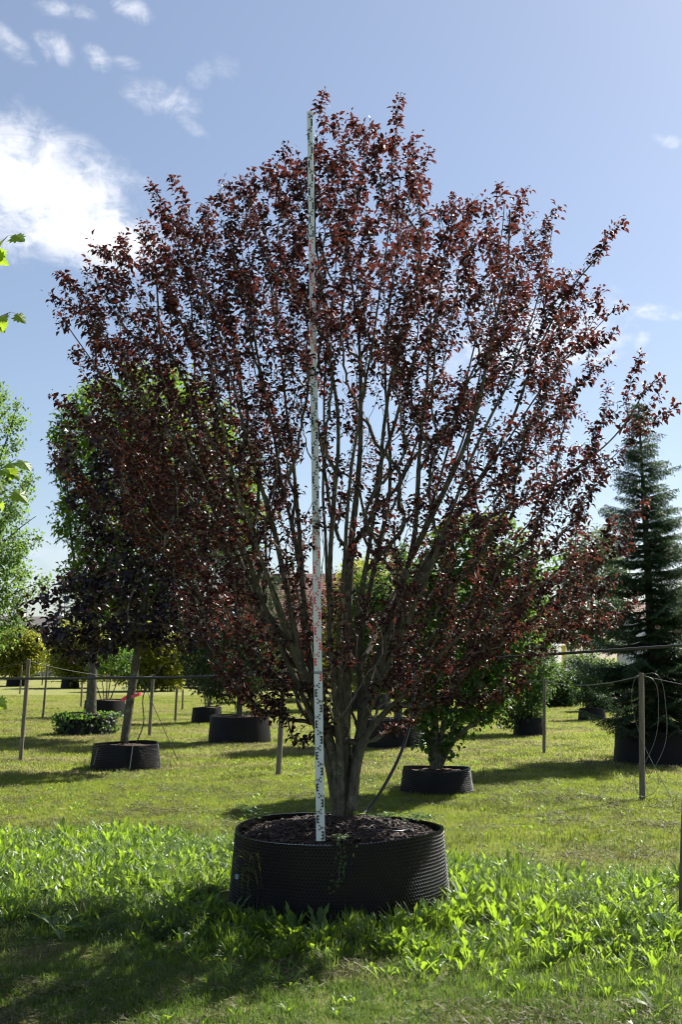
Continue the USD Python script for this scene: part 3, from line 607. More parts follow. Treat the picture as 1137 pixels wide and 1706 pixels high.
def make_main_tree():
    rng = np.random.default_rng(21)
    Y0 = 7.82
    st = [(wobble(spline(np.array([at(x, y, Y0 + d) for x, y, d in s]), .12), 7 * k, .03), r0, r1) for k, (s, r0, r1) in enumerate([([(573 + (x - 573) * (1 - .45 * min(1, max(0, (y - 1180) / 140))), y, d * (1 - .4 * min(1, max(0, (y - 1180) / 140)))) for x, y, d in q], a * .86, b) for q, a, b in STEMS])]
    holes = [([(500, 1200), (455, 1100), (445, 980), (480, 820), (520, 640), (590, 560), (650, 640), (690, 780), (680, 900), (660, 1000), (640, 1130), (600, 1200)], .30),
             ([(540, 1250), (470, 1120), (400, 930), (430, 760), (520, 560), (600, 480), (700, 600), (740, 800), (720, 940), (680, 1090), (640, 1250)], .72),
             ([(690, 1190), (680, 1000), (760, 880), (1030, 860), (1060, 1070), (880, 1150)], .6), ([(290, 1080), (230, 880), (420, 900), (490, 1200), (400, 1200)], .65),
             ([(620, 260), (760, 300), (1060, 330), (1150, 700), (1080, 1080), (800, 1180), (690, 1100), (740, 800), (690, 560)], .74)]
    t = crown_targets(CROWN, Y0, 2300, rng, depth=.66, mind=.075, holes=holes)
    ex = []
    for x, y, d in TIPS:
        p = at(x, y, Y0 + d); c = at(600 + (x - 600) * .35, max(y + 160, 640) if y < 700 else 950, Y0 + d * .3)
        u = unit(p - c)
        u = unit(u + np.array([0, 0, .35]))
        ex += [p, p - u * .32 + rng.normal(size=3) * .02, p - u * .7 + rng.normal(size=3) * .04]
    bare = crown_targets(holes[1][0], Y0, 260, rng, depth=.9, mind=.1)
    S = radii(grow(st, list(t) + ex + list(bare), rng, up=.30, step=.06, stem_from=.2, wig=.006, taper=1.5, fan=2.2), .0016, 2.7)
    o = thing("purple_leaf_tree", "tall multi-stemmed tree with dark red-purple leaves in the big foreground planter", "tree", None, st[0][0][0])
    for k in range(S.nstem):
        p, r = chain_points(S, S.chains[k])
        flare = 1 + .22 * np.exp(-np.linspace(0, 14, len(r))) if k < 8 else 1
        obj("stem", tube(p, r * flare, 14, True, stem_rough(60 + k, .13)), MAT["bark"], o, smooth=True)
    ch = sorted(S.chains[S.nstem:], key=lambda ids: -S.r[ids[0]] * len(ids))
    for ids in ch[:160]:
        p, r = chain_points(S, ids)
        obj("branch", tube(p, r, 6), MAT["bark"], o, smooth=True)
    tw = MB()
    for ids in ch[160:]:
        p, r = chain_points(S, ids)
        tw.add(*tube(p, r, 4))
    obj("twigs", tw.mesh(), MAT["twig"], o, kind="stuff", smooth=True)
    pos, d, nn, sz = twig_leaves(S, rng, .62, .0066, .038, 1, .85, .34, .010, .45, jitter=.016, bare=len(t) + len(ex), dense=(len(t), len(t) + len(ex), 1.7))
    v, f = place_leaves(pos, d, nn, sz, leaf_template(.54, .36, .15))
    size = sz / pos[:, 1]
    big = set(np.argsort(-size)[:300].tolist())
    rest = np.array([k not in big for k in range(len(pos))])
    tf = f[0]
    for k in sorted(big):
        obj("leaf", (v[k], tf), MAT["plum_leaf"], o)
    n = int(rest.sum())
    obj("foliage", (v[rest].reshape(-1, 3), (tf[None] + (np.arange(n) * v.shape[1])[:, None, None]).reshape(-1, 3)), MAT["plum_leaf"], o, kind="stuff")
    print("main tree", len(S.chains), "branches", len(pos), "leaves")
    return S
make_main_tree()

# ------------------------------------------------------------------ levelling staff
def make_staff():
    yb = 6.975
    b = at(534.5, 1401, yb)
    lo, hi = 5.5, 9.5
    for _ in range(60):                       # forward distance of the top, so that the staff is 5 m long
        m = (lo + hi) / 2
        t = at(516.5, 184, m)
        if np.linalg.norm(t - b) < 4.92: lo = m
        else: hi = m
    ax = unit(t - b); print("staff top", t, "lean", np.degrees(np.arccos(ax[2])))
    side = unit(np.cross([0, 1.0, 0], ax)) ; side = unit(side - ax * (side @ ax))
    if side[0] < 0: side = -side
    back = np.cross(ax, side);  back = back if back[1] > 0 else -back
    o = thing("levelling_staff", "tall white telescopic levelling staff with black and red E markings standing in the big planter", "levelling staff", None, b)
    T = np.stack([side, back, ax], 1)
    def w(v): return b + np.asarray(v) @ T.T
    cuts = [0, 1.075, 2.07, 3.06, 4.03, 4.92]
    wid = [.0555, .0525, .0480, .0440, .0400]
    txt = {}
    for k in range(5):
        W_, dep, y0 = wid[k], .030 - .004 * k, .003 * k
        sec = MB()
        v, f = bx(-W_ / 2, W_ / 2, y0, y0 + dep, cuts[k] - (.02 if k else 0), cuts[k + 1], .002)
        s = obj("section", (w(v), f), MAT["staff_white"], o)
        if k < 4:
            v, f = bx(-W_ / 2 - .002, W_ / 2 + .002, y0 - .0015, y0 + dep + .002, cuts[k + 1] - .016, cuts[k + 1] + .001, .001)
            obj("collar", (w(v), f), MAT["staff_grey"], s)
    secs = [stage.GetPrimAtPath(f"{o.GetPath()}/section" + ("" if k == 0 else f"_{k:03d}")) for k in range(5)]
    dm = 0
    for d in range(0, 49):
        z = d * .10 + .012
        k = max(i for i in range(5) if cuts[i] <= z + .03)
        W_, y0 = wid[k], .003 * k
        mat = MAT["staff_red"] if int((z + .03) // 1) % 2 else MAT["staff_black"]
        sg = 1 if d % 2 == 0 else -1           # mirrored every decimetre
        cw = W_ * .30
        e = MB()
        # the E sits on one side of the face, its back towards the edge
        xb = sg * (W_ * .42)
        def bar(xa, xc, za, zc):
            if z + zc > cuts[k + 1] - .001 and k < 4: zc = max(za + .002, cuts[k + 1] - .02 - z)
            v, f = bx(min(xa, xc), max(xa, xc), y0 - .0012, y0 + .0002, z + za, z + zc)
            e.add(w(v), f)
        bar(xb, xb - sg * .009, .0, .050)
        for q in (0, .020, .040): bar(xb - sg * .009, xb - sg * cw, q, q + .010)
        obj("scale_mark", e.mesh(), mat, secs[k])
        e = MB()
        z1 = .056
        bar(-sg * W_ * .02, -sg * W_ * .02 - sg * .009, z1, z1 + .010); bar(sg * W_ * .02 + sg * .009, sg * W_ * .02, z1 + .012, z1 + .022); bar(-sg * W_ * .02, -sg * W_ * .02 - sg * .009, z1 + .024, z1 + .034)
        obj("scale_block", e.mesh(), mat, secs[k])
        label = f"{d:02d}"
        if label not in txt: txt[label] = meshkit.text_mesh(label, .017, .001)
        tm = txt[label].copy(); tv = np.array(tm.vertices)
        tw_ = tv[:, 0].max()
        xs = sg * W_ * .27 - tw_ / 2
        tv = np.stack([tv[:, 0] + xs, y0 - .0012 + (0.001 - tv[:, 2]), tv[:, 1] + z + .062], 1)
        if z + .062 + .018 < cuts[k + 1] - .016:
            obj("numeral", (w(tv), np.array(tm.faces)[:, ::-1]), mat, secs[k])
make_staff()

# ------------------------------------------------------------------ the other planters and what grows in them
def G(px_base): return EYE * FPX / (px_base - HOR)          # forward distance of a ground row, level lawn
BEECH_Y = 16.5
planter("small dimpled planter at left with a leaning grey trunk and a pink tape above it", 213, BEECH_Y, .47, .40, dimples=(.028, .017, 5), seed=2, soil_up=-.06)
add_tree("purple_beech", "dark purple-leaved tree with straight leaning grey trunk left of the foreground tree", "tree", None, BEECH_Y,
         [([(207, 1236), (215, 1180), (224, 1120), (236, 1040), (246, 960), (256, 880), (268, 780), (280, 690)], .064, .014),
          ([(238, 1030), (265, 980), (300, 920), (330, 850)], .03, .008), ([(232, 1060), (200, 1010), (150, 985), (95, 990)], .022, .006), ([(245, 970), (200, 900), (150, 820), (115, 740)], .03, .008)],
         [(100, 700), (180, 668), (270, 640), (340, 690), (385, 800), (400, 920), (385, 1040), (340, 1078), (275, 1075), (205, 1060), (150, 1100), (75, 1085), (30, 1010), (40, 985), (110, 965), (150, 940), (120, 850), (95, 770)],
         380, .108, 31, depth=.6, leaf_mat="beech_leaf", bark="bark", mind=.22, leaf_len=.6, spacing=.046, rich=True, droop=.55, wleaf=.6, stem_from=.35, jitter=.04, bend=.3)
IVY_Y = 23.4
o, _, _ = planter("wide planter at left overgrown with ivy behind the small one", 149, IVY_Y, .56, .47, seed=3, mat="planter_dust")
add_tree("elm_tree", "tall fresh-green tree with thin leaves in the ivy-covered planter", "tree", None, IVY_Y,
         [([(151, 1192), (154, 1120), (157, 1040), (164, 930), (176, 800), (196, 680), (210, 630)], .115, .02), ([(157, 1050), (130, 960), (115, 860), (112, 760)], .05, .01), ([(160, 980), (215, 880), (270, 780), (320, 690)], .05, .01), ([(158, 1010), (230, 940), (320, 880), (400, 830)], .045, .01),
          ([(170, 880), (150, 780), (140, 690)], .03, .01)],
         [(95, 690), (120, 655), (160, 622), (230, 605), (310, 615), (390, 690), (440, 780), (455, 860), (410, 920), (330, 960), (250, 1000), (200, 1040), (150, 1035), (120, 1000), (100, 960), (118, 920), (85, 880), (105, 840), (92, 770)],
         520, .13, 32, depth=.7, leaf_mat="elm_leaf", mind=.26, leaf_len=.8, spacing=.021, droop=.45, wleaf=.40, stem_from=.45, jitter=.07)
def make_ivy():
    rng = np.random.default_rng(8)
    X = at(149, HOR, IVY_Y)[0]
    c = np.array([X, IVY_Y, 0])
    P, D_, N_, S_ = [], [], [], []
    for k in range(2600):
        a = rng.uniform(-math.pi, math.pi); z = rng.random() ** .7 * .50
        ny = math.cos(a)
        dens = np.clip(1.6 * meshkit.fbm(np.array([a * 2.2, z * 5, 3.0]), 3, 4) - .25, 0, 1) * (1.1 if (a < -.45 or z > .42) else .3)
        if a > 1.0: dens = .12 if z < .42 else .6
        if rng.random() > dens: continue
        r = .60 + rng.random() ** 2 * .14 - (.14 * rng.random() if z > .45 else 0)
        n = np.array([math.sin(a), -math.cos(a), 0])
        P.append(c + n * r + [0, 0, z]); D_.append(unit(np.array([0, 0, -1.0]) + n * .5 + rng.normal(size=3) * .4)); N_.append(unit(n + [0, 0, .4] + rng.normal(size=3) * .4)); S_.append(rng.uniform(.05, .09))
    v, f = place_leaves(np.array(P), np.array(D_), np.array(N_), np.array(S_), leaf_template(.95, .2, .1, rich=False))
    o = thing("ivy_plant", "green ivy hanging over the left side of a wide planter", "ivy", None, c)
    mb = MB()
    for k in range(7):
        a = -2.6 + k * .5
        pts = [c + np.array([math.sin(a + .15 * math.sin(q * 5 + k)) * (.605), -math.cos(a + .15 * math.sin(q * 5 + k)) * .605, .5 - q * .48]) for q in np.linspace(0, 1, 7)]
        mb.add(*tube(np.array(pts), .004, 4))
    obj("vines", mb.mesh(), MAT["twig"], o, kind="stuff")
    obj("foliage", (v.reshape(-1, 3), f.reshape(-1, 3)), MAT["hazel_leaf"], o, kind="stuff")
make_ivy()
Y = 30.0
planter("round dark planter half hidden behind the ivy-covered one", 176, Y, .55, .50, seed=4, mat="planter_dust")
add_tree("shrub", "small many-stemmed shrub in the planter behind the ivy-covered one", "shrub", None, Y,
         [([(172, 1175), (160, 1140), (146, 1100)], .018, .005), ([(176, 1175), (178, 1130), (172, 1080)], .02, .005), ([(180, 1175), (196, 1135), (215, 1095)], .018, .005), ([(178, 1175), (186, 1120), (195, 1075)], .016, .005), ([(174, 1175), (168, 1120), (158, 1080)], .016, .005)],
         [(135, 1090), (160, 1062), (200, 1060), (230, 1085), (225, 1120), (150, 1122)], 90, .11, 33, leaf_mat="hazel_leaf", mind=.2, leaf_len=.5, spacing=.04)
Y = 21.4
planter("wide black planter under the dark green weeping tree left of the staff", 401, Y, .585, .56, seed=5)
add_tree("weeping_tree", "dark green drooping tree behind the left branches of the foreground tree", "tree", None, Y,
         [([(398, 1200), (400, 1120), (392, 1040), (385, 960), (390, 900)], .06, .015), ([(398, 1090), (430, 1020), (450, 960)], .025, .008), ([(396, 1080), (350, 1020), (325, 970)], .025, .008)],
         [(300, 1010), (320, 950), (360, 915), (410, 905), (455, 950), (470, 1040), (455, 1130), (430, 1165), (395, 1150), (360, 1170), (320, 1140), (295, 1080)],
         300, .11, 34, leaf_mat="dark_leaf", mind=.2, leaf_len=.7, spacing=.022, droop=.9, wleaf=.25, up=-.3, jitter=.06)
Y = 27.4
planter("small round planter left of the weeping tree holding thin pale stems", 346, Y, .36, .43, seed=6)
add_tree("shrub", "thin pale-stemmed dark-leaved shrub in the small planter beside the weeping tree", "shrub", None, Y,
         [([(344, 1185), (338, 1140), (322, 1080)], .016, .005), ([(346, 1185), (346, 1130), (340, 1060)], .018, .005), ([(348, 1185), (356, 1140), (364, 1080)], .016, .005), ([(347, 1185), (351, 1140), (352, 1060)], .014, .005)],
         [(300, 1110), (300, 1060), (330, 1020), (370, 1030), (388, 1080), (384, 1140), (350, 1150), (315, 1150)], 120, .10, 35, leaf_mat="beech_leaf", bark="pale_bark", mind=.18, leaf_len=.5, spacing=.035)
Y = 20.4
planter("wide black planter just right behind the foreground stems", 652, Y, .595, .56, dimples=(.03, .018, 4), seed=7)
add_tree("maple_tree", "green tree on a short grey trunk behind the black hose", "tree", None, Y,
         [([(664, 1205), (662, 1150), (655, 1090), (650, 1020), (652, 950)], .085, .02), ([(660, 1140), (690, 1080), (710, 1010)], .04, .01), ([(659, 1130), (630, 1070), (610, 1010)], .04, .01)],
         [(585, 1120), (570, 1040), (590, 970), (640, 930), (700, 950), (735, 1020), (730, 1110), (705, 1160), (650, 1150), (610, 1150)],
         330, .11, 36, leaf_mat="shrub_leaf", mind=.2, leaf_len=.6, spacing=.03, wleaf=.6, jitter=.05)
Y = 34.0
planter("grey far planter seen between the foreground stems", 617, Y, .62, .55, seed=8, mat="planter_dust")
add_tree("golden_tree", "yellow-green tree rising behind the foreground stems", "tree", None, Y,
         [([(617, 1160), (614, 1100), (608, 1020), (600, 950)], .07, .02)], [(545, 1130), (535, 1040), (555, 960), (600, 925), (650, 950), (665, 1040), (655, 1120), (600, 1140)], 260, .15, 37, leaf_mat="gold_leaf", mind=.3, leaf_len=.7, spacing=.03, jitter=.08)
HZ_Y = 13.6
planter("small dimpled planter right behind the foreground planter", 727, HZ_Y, .405, .325, dimples=(.0262, .016, 5), seed=9, soil_up=-.05)
add_tree("hazel_tree", "bushy green tree with leafy low shoots in the small planter at right", "tree", None, HZ_Y,
         [([(724, 1280), (725, 1220), (722, 1150), (730, 1080), (742, 1000), (758, 920), (775, 870)], .062, .012), ([(730, 1280), (738, 1215), (760, 1130), (800, 1040), (840, 960), (870, 900)], .04, .008), ([(722, 1280), (708, 1200), (690, 1110), (675, 1020)], .035, .008),
          ([(734, 1280), (756, 1235), (790, 1205), (822, 1185)], .018, .005), ([(732, 1278), (752, 1220), (785, 1175), (835, 1140)], .02, .005), ([(735, 1200), (760, 1080), (800, 980)], .025, .006)],
         [(695, 1245), (690, 1190), (655, 1150), (650, 1060), (665, 970), (700, 900), (760, 852), (840, 858), (905, 905), (925, 960), (890, 1020), (885, 1080), (850, 1130), (845, 1185), (815, 1205), (780, 1215), (760, 1250), (735, 1265)],
         440, .082, 38, depth=.62, leaf_mat="hazel_leaf", mind=.13, leaf_len=.45, spacing=.024, rich=True, wleaf=.62, droop=.5, stem_from=.12, jitter=.03)
Y = 23.4
planter("small grey planter beside the thin post at right", 881, Y, .315, .40, seed=10, mat="planter_dust")
add_tree("drooping_bush", "light green drooping bush spilling over the small grey planter", "bush", None, Y,
         [([(881, 1200), (878, 1150), (868, 1090), (862, 1030)], .03, .008), ([(883, 1200), (895, 1140), (905, 1080)], .022, .006), ([(879, 1200), (855, 1150), (835, 1120)], .018, .006)],
         [(815, 1190), (822, 1130), (835, 1060), (860, 1010), (900, 1015), (925, 1070), (925, 1140), (905, 1192), (880, 1205), (850, 1208)], 260, .085, 39, leaf_mat="shrub_leaf", mind=.15, leaf_len=.5, spacing=.026, droop=.8, up=-.1, wleaf=.55, jitter=.04)
Y = 29.2
planter("dark planter in the shade behind the small tree at right", 774, Y, .52, .30, seed=11)
add_tree("bush", "dense dark green bush in the shaded planter behind the hazel", "bush", None, Y,
         [([(774, 1185), (774, 1130), (772, 1080)], .04, .01)], [(735, 1150), (738, 1090), (765, 1060), (800, 1070), (815, 1120), (808, 1165), (770, 1172)], 180, .11, 40, leaf_mat="dark_leaf", mind=.2, leaf_len=.5, spacing=.03)
Y = 28.6
planter("low dark planter in front of the hedge left of the spruce", 985, Y, .33, .36, seed=12)
add_tree("bush", "small clipped dark bush in the low planter before the hedge", "bush", None, Y,
         [([(985, 1185), (985, 1140), (985, 1110)], .03, .01)], [(955, 1170), (950, 1130), (975, 1100), (1005, 1105), (1020, 1140), (1012, 1172)], 130, .09, 41, leaf_mat="dark_leaf", mind=.16, leaf_len=.4, spacing=.03)
Y = 61.0
planter("black planter far away at the left edge, under the golden bush", 28, Y, .50, .50, seed=13)
add_tree("golden_bush", "bright golden-yellow bush at the far left in front of the house", "bush", None, Y,
         [([(28, 1128), (30, 1095), (40, 1060)], .05, .02), ([(28, 1128), (20, 1090), (8, 1065)], .05, .02)], [(-30, 1112), (-25, 1075), (0, 1060), (30, 1050), (55, 1048), (72, 1075), (72, 1105), (50, 1118), (0, 1118)], 300, .22, 42, leaf_mat="gold_leaf", mind=.3, leaf_len=.9, spacing=.04, jitter=.12)
Y = 57.0
planter("black planter far away left of the ivy-covered one, with reddish shrub above", 118, Y, .44, .48, seed=14)
add_tree("golden_bush", "golden bush with reddish foot behind the slender trunk at left", "bush", None, Y,
         [([(118, 1132), (116, 1095), (112, 1060)], .05, .02), ([(119, 1132), (135, 1100), (150, 1065)], .04, .02)], [(82, 1118), (90, 1080), (100, 1050), (135, 1035), (175, 1050), (195, 1085), (185, 1120), (130, 1126)], 320, .22, 43, leaf_mat="gold_leaf", mind=.3, leaf_len=.9, spacing=.04, jitter=.12)
add_tree("golden_bush", "broad yellow-green bush between the leaning trunk and the weeping tree", "bush", None, 52.0,
         [([(250, 1148), (248, 1100), (240, 1050)], .06, .02), ([(250, 1148), (275, 1100), (290, 1060)], .05, .02)], [(195, 1130), (200, 1080), (220, 1045), (260, 1035), (300, 1055), (318, 1100), (305, 1135), (250, 1140)], 340, .22, 44, leaf_mat="gold_leaf", mind=.3, leaf_len=.9, spacing=.04, jitter=.12)

# birch-like tree cut by the left edge
add_tree("birch_tree", "tall light green tree cut off by the left edge of the lawn", "tree", None, 26.0,
         [([(-70, 1205), (-68, 1100), (-60, 950), (-52, 800), (-40, 680)], .13, .02), ([(-66, 1060), (-30, 960), (10, 900), (60, 860)], .04, .008), ([(-60, 950), (-20, 820), (15, 720), (30, 670)], .04, .008), ([(-66, 1080), (-20, 1020), (30, 985), (85, 965)], .03, .006)],
         [(-190, 700), (-120, 620), (-40, 590), (15, 655), (45, 690), (35, 740), (20, 770), (70, 790), (62, 830), (30, 850), (75, 880), (70, 905), (30, 940), (90, 955), (95, 985), (55, 1010), (40, 1050), (10, 1075), (-50, 1100), (-150, 1100), (-200, 950)],
         620, .095, 45, depth=.6, leaf_mat="birch_leaf", mind=.24, leaf_len=.8, spacing=.024, droop=.6, wleaf=.6, stem_from=.25, jitter=.06)

# ------------------------------------------------------------------ spruces
def spruce(name, label, x, Y, ztop, rbase, z0, seed, mat, group=None, lean=0.0, whorls=30, fine=1.0, zlow=.35):
    rng = np.random.default_rng(seed)
    X = at(x, HOR, Y)[0]
    loc = np.array([X, Y, z0]); Ht = ztop - z0
    o = thing(name, label, "spruce", group, loc)
    tr = spline([loc, loc + [lean * .5, 0, Ht * .5], loc + [lean, 0, Ht]], .3)
    obj("trunk", tube(tr, np.linspace(Ht * .019, .008, len(tr)), 8, True), MAT["bark"], o, smooth=True)
    wood, P, D_, N_, S_ = MB(), [], [], [], []
    for k in range(whorls):
        u = (k + .5 + rng.uniform(-.3, .3)) / whorls
        z = zlow + (Ht - zlow) * u ** .92
        Rr = rbase * (1 - (z / Ht)) ** .8 * (1 + .13 * rng.normal()) + .06
        nb = int(6 + 3 * (1 - u))
        for q in range(nb):
            a = rng.uniform(0, 6.283) if k > 2 else q * 6.283 / nb + rng.uniform(-.3, .3)
            R_ = Rr * rng.uniform(.5, 1.18)
            dirh = np.array([math.cos(a), math.sin(a), 0])
            b = loc + [lean * z / Ht, 0, z]
            rise = .5 * (u - .25)
            p = spline([b, b + dirh * R_ * .5 + [0, 0, R_ * (rise - .10)], b + dirh * R_ + [0, 0, R_ * (rise + .02)]], .08)
            wood.add(*tube(p, np.linspace(.012 * (1 - u) + .004, .002, len(p)), 4))
            side = np.array([-dirh[1], dirh[0], 0])
            m = max(3, int(R_ / .042 * fine))
            for s in np.linspace(.12, 1, m):
                c = np.array([np.interp(s * (len(p) - 1), np.arange(len(p)), p[:, i]) for i in range(3)])
                for sg in (-1, 1):
                    L = (.10 + .40 * R_ * (1 - s) * s ** .3 * 1.3) * rng.uniform(.7, 1.15)
                    d = unit(dirh * .75 + side * sg * .8 + [0, 0, -.22 + rng.uniform(-.1, .1)])
                    nd = max(6, int(L / .0105 * fine))
                    t = np.linspace(.05, 1, nd)[:, None]
                    pp = c + d * L * t + np.array([0, 0, -.10 * L]) * t * t
                    # needles in a brush round the shoot
                    an = np.arange(nd) * 2.4 + rng.uniform(0, 6)
                    a1 = unit(np.cross(d, [0, 0, 1.0])); a2 = np.cross(d, a1)
                    rad = np.cos(an)[:, None] * a1 + np.abs(np.sin(an))[:, None] * -a2 * np.where(rng.random(nd) < .75, -1, 1)[:, None]
                    P.append(pp); D_.append(unit(d * .6 + rad * .75)); N_.append(unit(np.array([0, 0, 1.0]) + rng.normal(size=(nd, 3)) * .4)); S_.append(rng.uniform(.034, .052, nd) / fine)
    obj("branches", wood.mesh(), MAT["twig"], o, kind="stuff")
    tv = np.array([(0, -.17, 0), (0, .17, 0), (1, .02, 0)]); tf = np.array([(0, 2, 1)])
    v, f = place_leaves(np.vstack(P), np.vstack(D_), np.vstack(N_), np.concatenate(S_), (tv, tf))
    obj("needles", (v.reshape(-1, 3), f.reshape(-1, 3)), MAT[mat], o, kind="stuff")
SPY = 17.4
planter("very wide black planter at the right edge holding the spruce", 1108, SPY, .78, .56, seed=15)
spruce("spruce_tree", "tall dark green spruce at the right in the wide planter", 1092, SPY, at(1075, 672, SPY)[2], 1.16, .50, 51, "spruce_needle", lean=-.17, whorls=58, zlow=.10)
spruce("spruce_tree", "small far bluish conifer beside the house at left", 106, 78, at(106, 985, 78)[2], 2.2, 0, 52, "blue_needle", whorls=16, fine=.25, zlow=1.0)

# ------------------------------------------------------------------ posts, wires, hoses
def post(label, xb, yb, xt, yt, r=.04, Y=None, mat="post_wood", dy=0.0):
    Y = Y or G(yb)
    b = at(xb, yb, Y); t = at(xt, yt, Y + dy)
    b = b + (b - t) / np.linalg.norm(b - t) * .25
    p = np.array([b + (t - b) * s for s in np.r_[np.linspace(0, 1, 12) * .994, .998, 1.0]])
    rr = np.r_[np.linspace(r * 1.06, r * .97, 12), r * .93, r * .82]
    k = int(xb)
    v, f = tube(p - b, rr, 14, True, lambda p_, a_: 1 + .03 * np.sin(a_[None] * 2 + k + p_[:, 2:3] * 1.5) + .02 * np.sin(5 * a_[None] + p_[:, 2:3] * 3))
    x = UsdGeom.Xform.Define(stage, numbered("wooden_post")); x.AddTranslateOp().Set(Gf.Vec3d(*map(float, b)))
    LOCS[str(x.GetPath())] = np.zeros(3)
    tag(x, label, "post")
    obj("stake", (v, f), MAT[mat], x, smooth=40)
    return t
T = {}
T["l"] = post("tall leaning wooden post nearest to the left edge", 34, 1266, 48, 1098, .033)
T["c"] = post("pale wooden post just left of the foreground stems", 464, 1288, 474, 1108, .038)
T["r"] = post("thick wooden post at the right with loose wire loops", 1071, 1331, 1069, 1121, .033)
T["m"] = post("thin wooden post beside the small grey planter at right", 907, 1253, 908, 1130, .028)
post("thin dark post right of the tall leaning left post", 71, 1197, 79, 1110, .028)
T["b"] = post("wooden post right behind the planter with the leaning trunk", 249, 1226, 255, 1124, .036)
post("short dark post midway between leaning trunk and weeping tree", 292, 1202, 295, 1146, .032)
post("small far post just right of the short dark one", 304, 1182, 305, 1148, .03)
post("small far post left of the ivy-covered planter", 135, 1177, 137, 1137, .032)
post("far post seen just left of the tall leaning post", 33, 1155, 37, 1108, .034)
post("farthest thin post right of the tall leaning post", 70, 1141, 73, 1112, .036)
post("short post under the spruce branches", 1029, 1224, 1029, 1170, .035)
T["n"] = post("near post cut off by the right edge", 1139.5, 1530, 1152, 1080, .030)
def wire(name, label, cat, pts, r, mat, step=.15, sides=6, group=None):
    p = spline(pts, step) if len(pts) > 2 else spline(pts, step)
    m = obj(name, tube(p, r, sides, True), MAT[mat], smooth=True)
    tag(m, label, cat, group)
def sag(a, b, s, n=9):
    t = np.linspace(0, 1, n)[:, None]
    return np.asarray(a) + (np.asarray(b) - a) * t - np.array([0, 0, s]) * 4 * t * (1 - t)
dn = np.array([0, 0, -.03])
wire("fence_wire", "wire from the tall leaning left post off to the left edge", "wire", sag(T["l"] + dn, at(-220, 1150, 18), .05), .006, "wire")
wire("fence_wire", "wire from the tall leaning left post to the post behind the leaning trunk", "wire", sag(T["l"] + dn, T["b"] + dn, .10), .007, "wire")
wire("fence_wire", "wire from the post behind the leaning trunk to the pale post", "wire", sag(T["b"] + dn, T["c"] + dn, .06), .007, "wire")
wire("fence_wire", "wire from the thick right post to the thin post beside the grey planter", "wire", sag(T["r"] + dn, T["m"] + dn, .10), .006, "wire")
wire("fence_wire", "wire from the thin post at right on behind the green hazel", "wire", sag(T["m"] + dn, at(690, 1136, 24), .05), .006, "wire")
wire("fence_wire", "wire from the thick right post out of the right edge", "wire", sag(T["r"] + dn, at(1300, 1168, 12.2), .02), .006, "wire")
r_ = T["r"]
loops = [[r_ + dn, r_ + [.10, -.06, -.06], r_ + [.17, -.08, -.35], r_ + [.13, -.07, -.75], r_ + [.05, -.06, -.95], r_ + [-.03, -.06, -1.1]],
         [r_ + dn, r_ + [.12, -.07, .0], r_ + [.25, -.1, -.40], r_ + [.22, -.1, -.85], r_ + [.10, -.08, -1.1], r_ + [.03, -.07, -1.22]],
         [r_ + dn, r_ + [-.06, -.05, -.03], r_ + [-.13, -.07, -.2], r_ + [-.10, -.07, -.55], r_ + [.0, -.07, -.85], r_ + [.14, -.08, -1.15], r_ + [.28, -.1, -1.43]],
         [r_ + [.05, -.06, -.95], r_ + [.12, -.07, -1.12], r_ + [.15, -.08, -1.26], r_ + [.10, -.08, -1.37], r_ + [-.06, -.08, -1.42], r_ + [-.12, -.07, -1.2], r_ + [-.02, -.06, -.95]]]
for k, (lp, lb) in enumerate(zip(loops, ("short inner wire loop hanging at the thick right post", "widest wire loop hanging at the thick right post", "wire hanging on the left side of the thick right post", "low coiled wire near the foot of the thick right post"))):
    wire("wire_loop", lb, "wire", lp, .0030, "steel_wire", .04)
hl = [at(-160, 1130, 9.3), at(200, 1129.5, 9.0), at(430, 1124, 8.8), at(640, 1109, 8.65), at(900, 1091, 8.4), at(1137, 1075, 8.2), at(1320, 1062, 8.0)]
wire("irrigation_hose", "long black hose strung level across behind the foreground stems", "hose", hl, .0115, "hose", .2, 10)
hm = at(688, 1105.5, 8.62)
wire("drip_hose", "black hose dropping from the strung hose into the big planter", "hose", [hm + [0, 0, .01], at(690, 1125, 8.6), at(688, 1180, 8.55), at(672, 1245, 8.45), at(640, 1310, 8.32), at(610, 1352, 8.25), at(602, 1358, 8.2)], .0125, "hose", .05, 10)
hp = [np.array([x, y, z]) for x, y, z in ((X0 + .12, 7.42, .535), (X0 + .20, 7.36, .532), (X0 + .30, 7.34, .530), (X0 + .42, 7.37, .522), (X0 + .47, 7.46, .52), (X0 + .45, 7.60, .50))]
wire("drip_ring", "black pipe lying curved on the bark in the big planter", "hose", hp, .009, "hose", .03, 8)
hb = at(228, 1236, 16.3)
wire("drip_hose", "thin black hose rising beside the leaning trunk at left", "hose", [hb, hb + [.10, 0, .35], hb + [.08, 0, .65], hb + [.22, 0, .95], hb + [.33, .3, 1.15]], .009, "hose", .06, 8)
def strap(label, a, b):
    p = spline([a, b], .1)
    m = obj("guy_strap", tube(p, .006, 5, True), MAT["steel_wire"]); tag(m, label, "strap")
strap("thin pale strap hanging down the front of the planter with the leaning trunk", at(222, 1238, 15.97), at(216, 1281, 15.80))
strap("thin guy line from the leaning trunk to the lawn at its right", at(231, 1120, 16.4), at(297, 1268, 16.6))
strap("thin guy line left of the planter with the leaning trunk", at(163, 1246, 16.1), at(156, 1274, 16.0))
